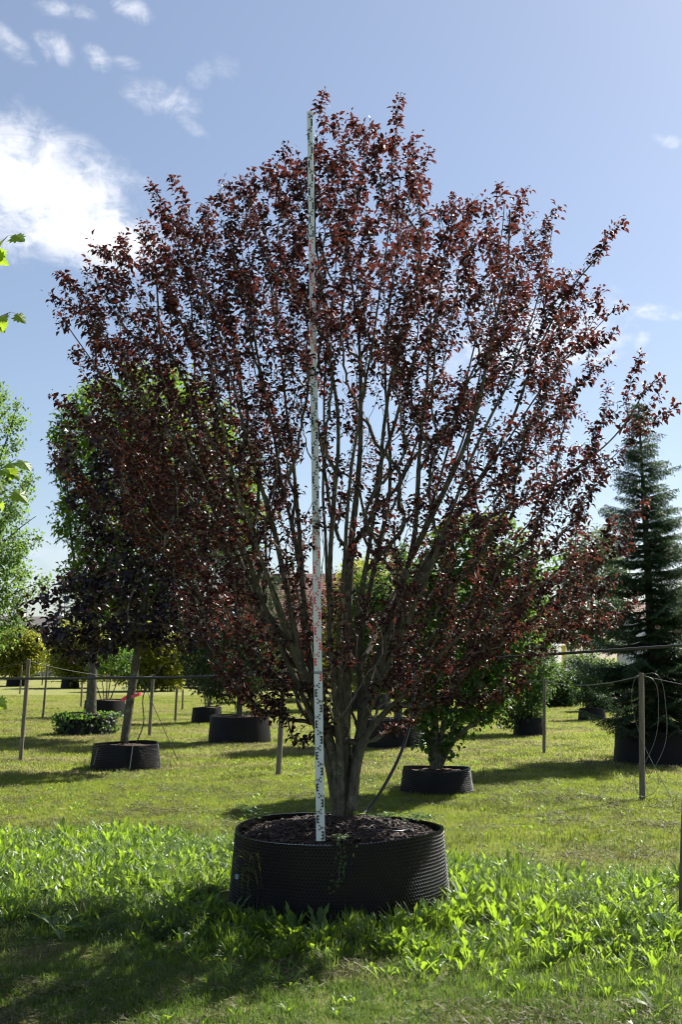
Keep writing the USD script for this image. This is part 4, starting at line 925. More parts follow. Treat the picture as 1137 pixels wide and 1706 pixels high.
def tape():
    c = at(226, 1158, BEECH_Y)
    o = thing("marking_tape", "pink-red marking tape tied round the leaning grey trunk", "tape", None, c)
    a = np.linspace(0, 2 * np.pi, 25); r = .083
    v = np.vstack([c + np.stack([np.cos(a) * r, np.sin(a) * r, 0 * a - .025 + .03 * np.cos(a)], 1), c + np.stack([np.cos(a) * r, np.sin(a) * r, 0 * a + .02 + .03 * np.cos(a)], 1)])
    q = np.array([(k, k + 1, k + 26, k + 25) for k in range(24)])
    obj("band", (v, q), MAT["tape"], o)
    e = c + [-.085, -.03, 0]
    v = np.array([e + [0, 0, .03], e + [0, -.01, -.025], e + [-.06, -.02, -.01], e + [-.06, -.01, -.07], e + [-.13, .0, -.05], e + [-.12, -.02, -.11]])
    obj("tail", (v, np.array([(0, 1, 3, 2), (2, 3, 5, 4)])), MAT["tape"], o)
MAT["tape"] = plain("tape", (.62, .04, .09), .4)
tape()

# ------------------------------------------------------------------ houses, vehicles, hedges in the distance
MAT["render_wall"] = plain("render_wall", (.42, .38, .34), .9, .2, var=.08, scale=2)
MAT["white_wall"] = plain("white_wall", (.60, .60, .60), .9, .2, var=.06, scale=2)
MAT["dark_tile"] = M("dark_tile", {"g": ("geometry", {}), "w": ("wave_texture", {"bands_direction": "z", "scale": 2.2, "distortion": .6, "detail": 3.0}), "r": ("rgb_ramp", {"ramp": [(.1, (.03, .027, .027)), (.6, (.075, .065, .06))]}), "b": ("bump", {"strength": .5, "distance": .03}), "p": ("principled_bsdf", {"roughness": .8})},
                     [("g.position", "w.vector"), ("w.fac", "r.fac"), ("r.color", "p.base_color"), ("w.fac", "b.height"), ("b.normal", "p.normal")], "p.BSDF")
MAT["red_tile"] = M("red_tile", {"g": ("geometry", {}), "w": ("wave_texture", {"bands_direction": "z", "scale": 2.6, "distortion": .8, "detail": 4.0}), "r": ("rgb_ramp", {"ramp": [(.1, (.07, .030, .025)), (.6, (.16, .075, .060))]}), "b": ("bump", {"strength": .5, "distance": .03}), "p": ("principled_bsdf", {"roughness": .8})},
                    [("g.position", "w.vector"), ("w.fac", "r.fac"), ("r.color", "p.base_color"), ("w.fac", "b.height"), ("b.normal", "p.normal")], "p.BSDF")
MAT["pane"] = plain("pane", (.02, .025, .03), .08, .6)
MAT["frame"] = plain("frame", (.55, .55, .53), .5)
def house(name, label, x0, x1, y0, y1, ze, zr, wall, roof, windows, ridge="x", over=.4, chimney=None):
    """gabled house; windows: (wall, along 0..1, z0, w, h), wall 'front' or 'left' or 'right'"""
    c = np.array([(x0 + x1) / 2, (y0 + y1) / 2, 0])
    o = thing(name, label, "house", None, c)
    if ridge == "x":
        v = np.array([(x0, y0, 0), (x1, y0, 0), (x1, y1, 0), (x0, y1, 0), (x0, y0, ze), (x1, y0, ze), (x1, y1, ze), (x0, y1, ze), (x0, c[1], zr - .1), (x1, c[1], zr - .1)], float)
        f = [(0, 1, 5), (0, 5, 4), (1, 2, 6), (1, 6, 5), (2, 3, 7), (2, 7, 6), (3, 0, 4), (3, 4, 7), (4, 8, 7), (5, 6, 9), (4, 5, 9), (4, 9, 8), (6, 7, 8), (6, 8, 9)]
        sl = (zr - ze) / (c[1] - y0)
        sides = [[(x0 - over, y0 - over, ze - over * sl), (x1 + over, y0 - over, ze - over * sl), (x1 + over, c[1], zr), (x0 - over, c[1], zr)],
                 [(x0 - over, c[1], zr), (x1 + over, c[1], zr), (x1 + over, y1 + over, ze - over * sl), (x0 - over, y1 + over, ze - over * sl)]]
    else:
        v = np.array([(x0, y0, 0), (x1, y0, 0), (x1, y1, 0), (x0, y1, 0), (x0, y0, ze), (x1, y0, ze), (x1, y1, ze), (x0, y1, ze), (c[0], y0, zr - .1), (c[0], y1, zr - .1)], float)
        f = [(0, 1, 5), (0, 5, 4), (1, 2, 6), (1, 6, 5), (2, 3, 7), (2, 7, 6), (3, 0, 4), (3, 4, 7), (4, 5, 8), (6, 7, 9), (5, 6, 9), (5, 9, 8), (7, 4, 8), (7, 8, 9)]
        sl = (zr - ze) / (c[0] - x0)
        sides = [[(x0 - over, y0 - over, ze - over * sl), (c[0], y0 - over, zr), (c[0], y1 + over, zr), (x0 - over, y1 + over, ze - over * sl)],
                 [(c[0], y0 - over, zr), (x1 + over, y0 - over, ze - over * sl), (x1 + over, y1 + over, ze - over * sl), (c[0], y1 + over, zr)]]
    obj("wall", (v, np.array(f)), MAT[wall], o)
    for s in sides:
        s = np.array(s, float); v = np.vstack([s, s + [0, 0, .22]])
        obj("roof", (v, np.array([(3, 2, 1, 0), (4, 5, 6, 7), (0, 1, 5, 4), (1, 2, 6, 5), (2, 3, 7, 6), (3, 0, 4, 7)])), MAT[roof], o)
    if chimney is not None:
        obj("chimney", bx(chimney - .35, chimney + .35, c[1] - .4, c[1] + .4, ze, zr + .8, .02), MAT["render_wall"], o)
    for wl, s, z, w_, h_ in windows:
        if wl == "front":
            cx = x0 + (x1 - x0) * s
            a = obj("window", bx(cx - w_ / 2, cx + w_ / 2, y0 - .06, y0 + .05, z, z + h_), MAT["frame"], o)
            for q in (-1, 1): obj("pane", bx(cx + q * w_ * .24 - w_ * .2, cx + q * w_ * .24 + w_ * .2, y0 - .075, y0 - .055, z + .08, z + h_ - .08), MAT["pane"], a)
        else:
            cy = y0 + (y1 - y0) * s; xx = x0 if wl == "left" else x1; q = -1 if wl == "left" else 1
            a = obj("window", bx(xx - .06, xx + .06, cy - w_ / 2, cy + w_ / 2, z, z + h_), MAT["frame"], o)
            obj("pane", bx(xx + q * .055 - .015, xx + q * .055 + .015, cy - w_ / 2 + .08, cy + w_ / 2 - .08, z + .08, z + h_ - .08), MAT["pane"], a)
def zat(y, Y): return at(568, y, Y)[2]
def xat(x, Y): return at(x, HOR, Y)[0]
Yh = 96
house("dark_roof_house", "far house at left with a steep dark tiled roof", xat(-30, Yh), xat(74, Yh), Yh, Yh + 9, zat(1046, Yh), zat(1028, Yh), "render_wall", "dark_tile", [("front", .8, 1.0, 1.2, 1.3), ("front", .45, 1.0, 1.2, 1.3)], chimney=xat(8, Yh))
house("pale_gable_house", "pale gabled far house seen over the golden bushes at left", xat(68, 90), xat(138, 90), 90, 97, zat(1075, 90), zat(1046, 90), "render_wall", "dark_tile", [("front", .25, 1.5, .9, 1.1), ("front", .7, 1.5, .9, 1.1)], ridge="y", over=.3)
Yh = 62
house("red_roof_house", "far house with a large red tiled roof behind the left stems", xat(385, Yh), xat(640, Yh), Yh, Yh + 9, zat(1052, Yh), zat(952, Yh), "white_wall", "red_tile", [("front", .2, 1.0, 1.2, 1.3), ("front", .55, 1.0, 1.2, 1.3), ("front", .8, 1.0, 1.2, 1.3)], chimney=xat(470, Yh))
house("red_roof_house", "low red-roofed house behind the spruce at the right edge", xat(1092, 58), xat(1290, 58), 58, 66, zat(1052, 58), zat(1006, 58), "white_wall", "red_tile", [("front", .12, .9, 1.2, 1.3), ("front", .4, .9, 1.2, 1.3), ("front", .7, .9, 1.2, 1.3)])

MAT["car_paint"] = plain("car_paint", (.62, .63, .64), .25, .6, var=.03)
MAT["rubber"] = plain("rubber", (.012, .012, .012), .7)
MAT["lamp_glass"] = plain("lamp_glass", (.5, .5, .5), .1, .6)
def vehicle(name, label, cat, x, Y, L, Wd, Hh, van=False, rot=0.0):
    """body swept from a side outline, windows inset, four wheels"""
    if van: prof = [(0, .35), (0, .95), (.25, 1.12), (.95, 1.30), (1.65, Hh - .06), (1.9, Hh), (L - .15, Hh), (L, Hh - .25), (L, .35)]
    else: prof = [(0, .32), (.02, .62), (.2, .78), (1.05, .92), (1.85, Hh - .04), (2.2, Hh), (3.0, Hh - .02), (3.7, Hh - .38), (L - .05, .95), (L, .8), (L, .34)]
    c, s = math.cos(rot), math.sin(rot); base = np.array([xat(x, Y), Y, float(gh(xat(x, Y), Y))])
    def w(v):
        v = np.asarray(v, float); return base + np.stack([v[:, 0] * c - v[:, 1] * s, v[:, 0] * s + v[:, 1] * c, v[:, 2]], 1)
    o = thing(name, label, cat, None, base)
    m = trimesh.creation.extrude_polygon(Polygon(prof).buffer(-.05).buffer(.05), Wd, engine="earcut")
    v = np.array(m.vertices)
    tum = np.where(v[:, 1] > .95, 1 - .16 * (v[:, 1] - .95) / (Hh - .95), 1)
    v = np.stack([v[:, 0] - L / 2, (v[:, 2] - Wd / 2) * tum, v[:, 1]], 1)
    obj("body", (w(v), np.array(m.faces)), MAT["car_paint"], o, smooth=30)
    k = 3 if van else 3
    (xa, za), (xb, zb) = prof[k], prof[k + 1]
    n = unit(np.array([-(zb - za), 0, xb - xa]))
    def pt(t, y): return np.array([xa + (xb - xa) * t - L / 2, y * (1 - .16 * max(0, za + (zb - za) * t - .95) / (Hh - .95)), za + (zb - za) * t]) + n * .012
    hw = Wd / 2
    obj("windscreen", (w([pt(.08, -hw * .88), pt(.08, hw * .88), pt(.92, hw * .85), pt(.92, -hw * .85)]), np.array([(0, 1, 2, 3)])), MAT["pane"], o)
    for sg in (-1, 1):
        yy = sg * (hw - .16 * hw * .5 + .012)
        x0_, x1_ = xa + .35, (L - .4 if not van else xa + 1.5)
        y1_ = sg * (hw * (1 - .16 * .08) + .010); y2_ = sg * (hw * (1 - .16 * .85) + .010)
        zz0, zz1 = .98, Hh - .14
        obj("side_window", (w([(x0_ - L / 2, y1_, zz0), (x1_ - L / 2, y1_, zz0), (x1_ - .35 - L / 2, y2_, zz1), (x0_ + .55 - L / 2, y2_, zz1)]), np.array([(0, 1, 2, 3)])), MAT["pane"], o)
        h = obj("headlight", tuple([w(bx(-L / 2 - .02, -L / 2 + .12, sg * hw * .72 - .16, sg * hw * .72 + .16, .60, .76, .03)[0]), bx(-L / 2 - .02, -L / 2 + .12, sg * hw * .72 - .16, sg * hw * .72 + .16, .60, .76, .03)[1]]), MAT["lamp_glass"], o)
        for xw in (.85, L - .9):
            t = trimesh.creation.cylinder(.32, .2, sections=20); t.apply_transform(trimesh.transformations.rotation_matrix(np.pi / 2, [1, 0, 0])); t.apply_translation([xw - L / 2, sg * (hw - .07), .32])
            wh = obj("wheel", (w(t.vertices), np.array(t.faces)), MAT["rubber"], o, smooth=40)
            t = trimesh.creation.cylinder(.2, .03, sections=16); t.apply_transform(trimesh.transformations.rotation_matrix(np.pi / 2, [1, 0, 0])); t.apply_translation([xw - L / 2, sg * (hw + .035), .32])
            obj("rim", (w(t.vertices), np.array(t.faces)), MAT["steel_wire"], wh, smooth=40)
vehicle("parked_van", "white parked van half hidden behind the shrubs at right", "van", 900, 60, 4.9, 1.9, 2.35, True, math.radians(62))
vehicle("parked_car", "white parked car glimpsed through the green leaves right of centre", "car", 812, 63, 4.2, 1.75, 1.75, False, math.radians(8))
MAT["yellow_paint"] = plain("yellow_paint", (.65, .42, .02), .5)
def yellow_post():
    b = np.array([xat(940, 57), 57, 0.0])
    o = thing("yellow_pillar", "narrow yellow pillar standing right of the white van", "pillar", None, b)
    obj("column", (bx(-.10, .10, -.10, .10, 0, 2.25, .02)[0] + b, bx(-.10, .10, -.10, .10, 0, 2.25, .02)[1]), MAT["yellow_paint"], o)
    obj("foot", (bx(-.2, .2, -.2, .2, -.05, .06, .02)[0] + b, bx(-.2, .2, -.2, .2, -.05, .06, .02)[1]), MAT["staff_grey"], o)
    b = np.array([xat(795, 50), 50, 0.0])
    o = thing("yellow_barrier", "low yellow barrier rail seen through leaves right of centre", "barrier", None, b)
    obj("rail", (bx(-1.5, 1.5, -.05, .05, .40, .58, .02)[0] + b, bx(-1.5, 1.5, -.05, .05, .40, .58, .02)[1]), MAT["yellow_paint"], o)
    for x in (-1.2, 1.2): obj("leg", (bx(x - .05, x + .05, -.04, .04, -.05, .41, .005)[0] + b, bx(-.05, .05, -.04, .04, 0, .4, .005)[1]), MAT["staff_grey"], o)
yellow_post()
BG = [
    ("red_bush", "reddish-leaved bush behind the left foreground stems", 505, 40, [(440, 1140), (432, 1080), (455, 1020), (500, 985), (545, 1000), (575, 1060), (570, 1140)], "plum_leaf", 90, 300, .10),
    ("mid_tree", "green tree showing between the foreground stems right of the staff", 640, 44, [(585, 1120), (575, 1040), (590, 970), (630, 915), (680, 905), (725, 950), (730, 1040), (715, 1115)], "shrub_leaf", 91, 380, .14),  # name, label, category, foot (x), row of foot or distance, crown outline, leaf material, seed, number, leaf
    ("hedge_bush", "round green bush in front of the hedge between van and spruce", 918, 36, [(878, 1182), (872, 1140), (890, 1112), (930, 1108), (962, 1125), (968, 1165), (955, 1184)], "shrub_leaf", 71, 260, .11),
    ("hedge_bush", "bright green feathery shrub left of the spruce", 968, 40, [(928, 1150), (930, 1112), (950, 1088), (990, 1090), (1010, 1115), (1005, 1160), (960, 1165)], "pale_leaf", 72, 260, .12),
    ("hedge_bush", "dark green bush under the left branches of the spruce", 1010, 33, [(975, 1180), (970, 1130), (1000, 1100), (1045, 1105), (1065, 1150), (1050, 1190), (1000, 1192)], "dark_leaf", 73, 240, .11),
    ("hedge_bush", "leafy bush behind the foot of the spruce at the right edge", 1120, 30, [(1060, 1190), (1060, 1120), (1090, 1090), (1150, 1090), (1180, 1150), (1170, 1195)], "dark_leaf", 74, 240, .12),
    ("far_tree", "pale green distant tree left of the spruce", 985, 66, [(925, 1080), (915, 1000), (930, 930), (960, 885), (1005, 875), (1040, 930), (1050, 1010), (1040, 1080)], "pale_leaf", 75, 330, .24),
    ("far_tree", "dim distant tree behind the white van", 880, 84, [(820, 1095), (815, 1040), (850, 985), (900, 980), (940, 1030), (945, 1090)], "dark_leaf", 76, 320, .3),
    ("far_bush", "light green far bush left of the white van", 860, 54, [(815, 1135), (812, 1100), (840, 1085), (885, 1098), (892, 1140)], "shrub_leaf", 77, 200, .2),
    ("far_tree", "mid green distant tree behind the small hazel", 760, 78, [(700, 1100), (690, 1030), (720, 975), (780, 965), (825, 1020), (830, 1095)], "shrub_leaf", 78, 330, .3),
    ("far_bush", "broad bright far bush behind the hazel trunk", 700, 56, [(650, 1138), (648, 1095), (690, 1070), (740, 1080), (765, 1110), (762, 1140)], "shrub_leaf", 79, 240, .2),
    ("far_bush", "yellow-green far bush behind the strung hose at centre", 600, 50, [(545, 1142), (540, 1095), (575, 1068), (625, 1070), (655, 1105), (650, 1145)], "gold_leaf", 80, 260, .18),
    ("far_bush", "dark far bush in front of the red-roofed house at left", 480, 54, [(420, 1140), (418, 1090), (455, 1058), (510, 1062), (548, 1100), (545, 1142)], "dark_leaf", 81, 280, .19),
    ("far_bush", "green far bush behind the weeping tree", 360, 58, [(300, 1132), (298, 1080), (335, 1045), (390, 1050), (425, 1090), (425, 1135)], "dark_leaf", 82, 280, .2),
    ("far_tree", "big dim tree behind the broad yellow-green bush", 255, 88, [(185, 1100), (180, 1040), (215, 990), (280, 980), (330, 1030), (335, 1100)], "dark_leaf", 83, 330, .32),
    ("far_bush", "green far bush right of the far golden bush at left", 165, 72, [(125, 1122), (122, 1092), (150, 1072), (190, 1075), (210, 1100), (208, 1124)], "shrub_leaf", 84, 200, .25),
    ("far_tree", "low green tree in front of the dark roof at left", 20, 82, [(-70, 1105), (-60, 1065), (-10, 1050), (40, 1052), (58, 1075), (52, 1108)], "shrub_leaf", 85, 280, .28),
    ("far_tree", "dim distant tree behind the weeping tree's left side", 385, 92, [(340, 1085), (335, 1030), (360, 985), (400, 975), (432, 1020), (430, 1085)], "dark_leaf", 86, 280, .34),
    ("far_tree", "distant tree behind the low house at the right edge", 1160, 90, [(1080, 1080), (1075, 1030), (1110, 985), (1180, 980), (1240, 1030), (1240, 1080)], "shrub_leaf", 87, 320, .34),
    ("far_tree", "distant dark tree right of the red-roofed house", 665, 90, [(610, 1090), (605, 1010), (635, 955), (690, 945), (725, 1000), (725, 1085)], "shrub_leaf", 88, 330, .34),
]
for nm, lb, x, Y, poly, lm, sd, n, lf in BG:
    yf = HOR + EYE * FPX / Y
    ys = [q[1] for q in poly]; top = min(ys)
    m = np.mean([q[0] for q in poly])
    add_tree(nm, lb, "tree" if "tree" in nm else "bush", None, Y, [([(x, yf + 2), (x + 2, (yf + top) / 2), (m, top + (yf - top) * .2)], .0016 * Y, .0005 * Y), ([(x, yf - (yf - top) * .2), (x + 20, (yf + top) / 2), (m + 25, top + (yf - top) * .35)], .0009 * Y, .0004 * Y), ([(x, yf - (yf - top) * .2), (x - 20, (yf + top) / 2), (m - 25, top + (yf - top) * .35)], .0009 * Y, .0004 * Y)],
             poly, n, lf, sd, leaf_mat=lm, mind=lf * 1.3, leaf_len=lf * 5, spacing=lf * .22, jitter=lf * .5, step=lf * 1.2, stem_from=.1, tip=.004, wleaf=.6, maxdepth=3)

# ------------------------------------------------------------------ maple twigs reaching in at the left edge
def lobed_leaf():
    """five-lobed leaf, stalk at the origin, tip at x = 1"""
    o = [(0, 0), (-.06, -.22), (.10, -.20), (.02, -.55), (.25, -.42), (.30, -.60), (.42, -.36), (.62, -.42), (.60, -.24), (.78, -.20), (1, 0)]
    o = o + [(x, -y) for x, y in o[-2:0:-1]]
    v = [(.38, 0, .05)] + [(x, y, -.16 * x * x - .20 * abs(y)) for x, y in o]
    n = len(o)
    return np.array(v, float), np.array([(0, 1 + k, 1 + (k + 1) % n) for k in range(n)])
def make_maple():
    rng = np.random.default_rng(61)
    Y = 9.0
    foot = np.array([at(-260, HOR, 9.6)[0], 9.6, 0.0])
    o = thing("maple_tree", "maple with lobed bright yellow-green leaves reaching in at the left edge", "tree", None, foot)
    top = at(-230, 250, 9.6)
    tr = spline([foot, foot + [.05, 0, 2.0], top + [0, 0, .6]], .2)
    obj("trunk", tube(tr, np.linspace(.075, .02, len(tr)), 10, True, stem_rough(5)), MAT["pale_bark"], o, smooth=True)
    tv, tf = lobed_leaf()
    ends = [((-260, 560), (-60, 470), (12, 394), 1), ((-260, 700), (-70, 560), (18, 520), 1), ((-250, 900), (-80, 830), (26, 765), 2), ((-255, 980), (-70, 880), (12, 815), 1), ((-262, 1210), (-80, 1175), (-14, 1163), 0)]
    for k, (a, b, c, big) in enumerate(ends):
        p = spline([at(a[0], a[1], 9.6), at(b[0], b[1], 9.2), at(c[0], c[1], Y)], .06)
        br = obj("branch", tube(p, np.linspace(.014, .003, len(p)), 6, True), MAT["twig"], o, smooth=True)
        m = (9, 15, 24)[big]
        for q in range(m):
            s = 1 - (q / m) * (.55 if big < 2 else .6)
            i = s * (len(p) - 1); c0 = np.array([np.interp(i, np.arange(len(p)), p[:, j]) for j in range(3)])
            an = q * 2.4
            d = unit(np.array([.55 * math.cos(an) + .35, -.35 + .6 * math.sin(an), -.25 + .35 * math.sin(an * 1.7)]) + rng.normal(size=3) * .15)
            st = c0 + d * rng.uniform(.03, .07)
            size = rng.uniform(.10, .155)
            v, f = place_leaves(np.array([st]), np.array([unit(d + [0, 0, -.35])]), np.array([unit(np.array([-.1, -.8, .55]) + rng.normal(size=3) * .35)]), [size], (tv, tf))
            lf = obj("leaf", (v[0], tf), MAT["maple_leaf"], o)
            obj("stalk", tube(np.array([c0, (c0 + st) / 2 + [0, 0, .006], st]), .0016, 4), MAT["twig"], lf)
make_maple()

# ------------------------------------------------------------------ grass and weeds
def blade_patch(n, size, h0, h1, w, rng, lean=.5, seg=2, clump=0.0):
    """n grass blades on a square; every blade a bent tapered ribbon"""
    xy = rng.uniform(-size / 2, size / 2, (n, 2))
    if clump: xy = xy + (np.round(xy / clump) * clump - xy) * rng.uniform(0, .7, (n, 1))
    h = rng.uniform(h0, h1, n); a = rng.uniform(0, 6.283, n); ln = np.abs(rng.normal(size=n)) * lean
    d = np.stack([np.cos(a), np.sin(a)], 1); s = np.stack([-np.sin(a), np.cos(a)], 1)
    rows = []
    for t, ww in ((0, 1.0), (.5, .85), (1, 0.0)) if seg == 2 else ((0, 1), (.35, .95), (.7, .7), (1, 0)):
        c = np.column_stack([xy + d * (h * ln * t * t)[:, None], h * t * np.sqrt(np.maximum(.15, 1 - (ln * t) ** 2 * .5))])
        if ww: rows += [c + np.column_stack([s * w * ww / 2, 0 * h]), c - np.column_stack([s * w * ww / 2, 0 * h])]
        else: rows.append(c)
    v = np.stack(rows, 1); m = v.shape[1]
    f = [(0, 1, 3), (0, 3, 2), (2, 3, 4)] if m == 5 else [(0, 1, 3), (0, 3, 2), (2, 3, 5), (2, 5, 4), (4, 5, 6)]
    return v.reshape(-1, 3), (np.array(f)[None] + (np.arange(n) * m)[:, None, None]).reshape(-1, 3)
def scatter(name, label, cat, protos, pos, rot, scale, idx):
    """one PointInstancer of ground cover"""
    path = numbered(name)
    pi = UsdGeom.PointInstancer.Define(stage, path)
    rel = pi.CreatePrototypesRel()
    for k, (mesh, mat) in enumerate(protos):
        m = usdkit.mesh(stage, f"{path}/kind_{k:03d}", mesh, MAT[mat])
        rel.AddTarget(m.GetPath())
    pos = np.asarray(pos, np.float32); n = len(pos)
    pi.CreatePositionsAttr(Vt.Vec3fArray.FromNumpy(pos))
    q = np.zeros((n, 4)); q[:, 0] = np.cos(rot / 2); q[:, 3] = np.sin(rot / 2)
    pi.CreateOrientationsAttr(Vt.QuathArray([Gf.Quath(float(a), 0, 0, float(b)) for a, b in q[:, [0, 3]]]))
    sc = np.asarray(scale, np.float32)
    if sc.ndim == 1: sc = np.repeat(sc[:, None], 3, 1)
    pi.CreateScalesAttr(Vt.Vec3fArray.FromNumpy(sc))
    pi.CreateProtoIndicesAttr(Vt.IntArray.FromNumpy(np.asarray(idx, np.int32)))
    tag(pi.GetPrim(), label, cat, None, "stuff")
def in_view(x, y, m=.6): return np.abs(x) < y * .325 + m
WEED_PX = [(-60, 1388), (60, 1384), (200, 1392), (320, 1400), (385, 1402), (745, 1440), (850, 1452), (1000, 1462), (1200, 1468), (1200, 1705), (1080, 1690), (960, 1668), (820, 1662), (700, 1652), (560, 1648), (420, 1632), (280, 1608), (150, 1592), (60, 1578), (-60, 1565)]
WEED = Polygon([tuple(ground(*q)[:2]) for q in WEED_PX])
POTC = np.array([X0, D0])
def make_grass():
    rng = np.random.default_rng(71)
    # mown lawn close by
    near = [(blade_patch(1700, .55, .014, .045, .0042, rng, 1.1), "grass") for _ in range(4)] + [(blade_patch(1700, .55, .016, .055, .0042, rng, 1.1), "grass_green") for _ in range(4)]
    g = .42; xs, ys = np.meshgrid(np.arange(-8, 8, g), np.arange(4.2, 15.5, g))
    x, y = (xs + rng.uniform(-.1, .1, xs.shape)).ravel(), (ys + rng.uniform(-.1, .1, xs.shape)).ravel()
    k = in_view(x, y) & (np.hypot(x - POTC[0], y - POTC[1]) > .80 + .2); x, y = x[k], y[k]
    h = .7 + .9 * meshkit.fbm(np.stack([x * 1.1, y * 1.6, 0 * x], -1), 3, 2)
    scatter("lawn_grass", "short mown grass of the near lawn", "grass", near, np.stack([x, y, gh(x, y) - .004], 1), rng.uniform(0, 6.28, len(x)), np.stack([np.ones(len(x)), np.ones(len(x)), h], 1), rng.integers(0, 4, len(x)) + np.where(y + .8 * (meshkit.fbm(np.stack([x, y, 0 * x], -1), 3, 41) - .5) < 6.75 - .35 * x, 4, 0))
    mid = [(blade_patch(1500, 1.25, .02, .06, .009, rng, .9), "grass_far") for _ in range(4)]
    g = .95; xs, ys = np.meshgrid(np.arange(-16, 16, g), np.arange(15.3, 46, g))
    x, y = (xs + rng.uniform(-.2, .2, xs.shape)).ravel(), (ys + rng.uniform(-.2, .2, xs.shape)).ravel()
    k = in_view(x, y, 1.2); x, y = x[k], y[k]
    h = .6 + .9 * meshkit.fbm(np.stack([x * .8, y * 1.2, 0 * x], -1), 3, 2)
    scatter("lawn_grass", "short mown grass of the lawn further back", "grass", mid, np.stack([x, y, gh(x, y) - .004], 1), rng.uniform(0, 6.28, len(x)), np.stack([np.ones(len(x)), np.ones(len(x)), h], 1), rng.integers(0, 4, len(x)))
    tuft = [(blade_patch(150, .42, .03, .10, .008, rng, .7, 2, .2), "dark_tuft") for _ in range(3)]
    n = 1500
    y = 9 + 36 * rng.random(n) ** 1.3; x = (rng.random(n) * 2 - 1) * (y * .33 + .6)
    dens = meshkit.fbm(np.stack([x * .35, y * 1.0, 0 * x], -1), 3, 33)
    k = (rng.random(n) < np.clip((dens - .47) * 6, .03, 1)) & (np.hypot(x - POTC[0], y - POTC[1]) > 1.1) & ~shapely.contains_xy(WEED, x, y); x, y = x[k], y[k]
    scatter("lawn_tufts", "darker uncut tufts scattered in rows over the lawn", "grass", tuft, np.stack([x, y, gh(x, y) - .004], 1), rng.uniform(0, 6.28, len(x)), rng.uniform(.5, 1.05, len(x)), rng.integers(0, 3, len(x)))
    # dry clippings lying on the lawn
    n = 17000
    y = 4.3 + 30 * rng.random(n); x = (rng.random(n) * 2 - 1) * (y * .33 + .4)
    dens = meshkit.fbm(np.stack([x * .9, y * 1.6, 0 * x], -1), 3, 12)
    k = (rng.random(n) < np.clip((dens - .36) * 3.4, .08, 1)) & (np.hypot(x - POTC[0], y - POTC[1]) > .9); x, y = x[k], y[k]
    def clip(n):
        tv = np.array([(-.5, -.5, 0), (-.1, -.42, .25), (.5, 0, .05), (-.1, .42, .25), (-.5, .5, .02)]); tf = np.array([(0, 1, 4), (1, 3, 4), (1, 2, 3)])
        v, f = place_leaves(np.column_stack([rng.uniform(-.09, .09, (n, 2)), rng.uniform(.012, .045, n)]), unit(np.column_stack([rng.normal(size=(n, 2)), rng.normal(size=n) * .3])), unit(np.array([0, 0, 1.0]) + rng.normal(size=(n, 3)) * .4), rng.uniform(.02, .06, n), (tv * [1, .13, .1], tf))
        return v.reshape(-1, 3), f.reshape(-1, 3)
    scatter("grass_clippings", "dry cut grass lying in drifts on the lawn", "clippings", [(clip(26), "straw") for _ in range(4)], np.stack([x, y, gh(x, y)], 1), rng.uniform(0, 6.28, len(x)), rng.uniform(.7, 1.3, len(x)), rng.integers(0, 4, len(x)))
make_grass()

def toothed_leaf(L, w, teeth, curl, rng, up=.9):
    """long dandelion-like leaf: rising, arching, with toothed margins; returns strip mesh along +x"""
    n = 9; t = np.linspace(0, 1, n)
    wid = w * np.interp(t, [0, .15, .5, .78, .93, 1], [.12, .25, .7, 1.0, .75, .03])
    if teeth: wid = wid * np.where(np.arange(n) % 2 == 0, 1, 1 - teeth)
    ang = np.interp(t, [0, 1], [up, up - curl])
    ds = L / (n - 1)
    x = np.r_[0, np.cumsum(np.cos(ang[1:]) * ds)]; z = np.r_[0, np.cumsum(np.sin(ang[1:]) * ds)]
    tw = rng.uniform(-.25, .25)
    v = []
    for k in range(n):
        fold = wid[k] * .18
        v += [(x[k], -wid[k] / 2, z[k] + fold + tw * wid[k] * t[k]), (x[k], 0, z[k]), (x[k], wid[k] / 2, z[k] + fold - tw * wid[k] * t[k])]
    f = []
    for k in range(n - 1):
        a = 3 * k
        f += [(a, a + 1, a + 4), (a, a + 4, a + 3), (a + 1, a + 2, a + 5), (a + 1, a + 5, a + 4)]
    return np.array(v), np.array(f)
def rosette(rng, n, L, w, teeth, up=(.5, 1.35), curl=(.3, 1.1)):
    out = []
    for k in range(n):
        v, f = toothed_leaf(L * rng.uniform(.65, 1.15), w * rng.uniform(.75, 1.2), teeth, rng.uniform(*curl), rng, rng.uniform(*up))
        a = k * 2.4 + rng.uniform(-.3, .3)
        c, s = math.cos(a), math.sin(a)
        out.append((np.stack([v[:, 0] * c - v[:, 1] * s, v[:, 0] * s + v[:, 1] * c, v[:, 2]], 1) + [.006 * c, .006 * s, 0], f))
    return out
def joined(parts):
    mb = MB()
    for v, f in parts: mb.add(v, f)
    return mb.mesh()
def clover(rng, n=46, r=.10, h=.09):
    P = np.column_stack([rng.normal(size=(n, 2)) * r * .6, rng.uniform(.015, h, n)])
    v, f = place_leaves(np.repeat(P, 3, 0), unit(np.column_stack([np.cos(np.tile([0, 2.1, 4.2], n) + np.repeat(rng.uniform(0, 6, n), 3)), np.sin(np.tile([0, 2.1, 4.2], n) + np.repeat(rng.uniform(0, 6, n), 3)), rng.uniform(-.2, .5, 3 * n)])),
                        unit(np.array([0, 0, 1.0]) + rng.normal(size=(3 * n, 3)) * .3), rng.uniform(.012, .026, 3 * n), leaf_template(.75, .1, .1, rich=False))
    return v.reshape(-1, 3), f.reshape(-1, 3)
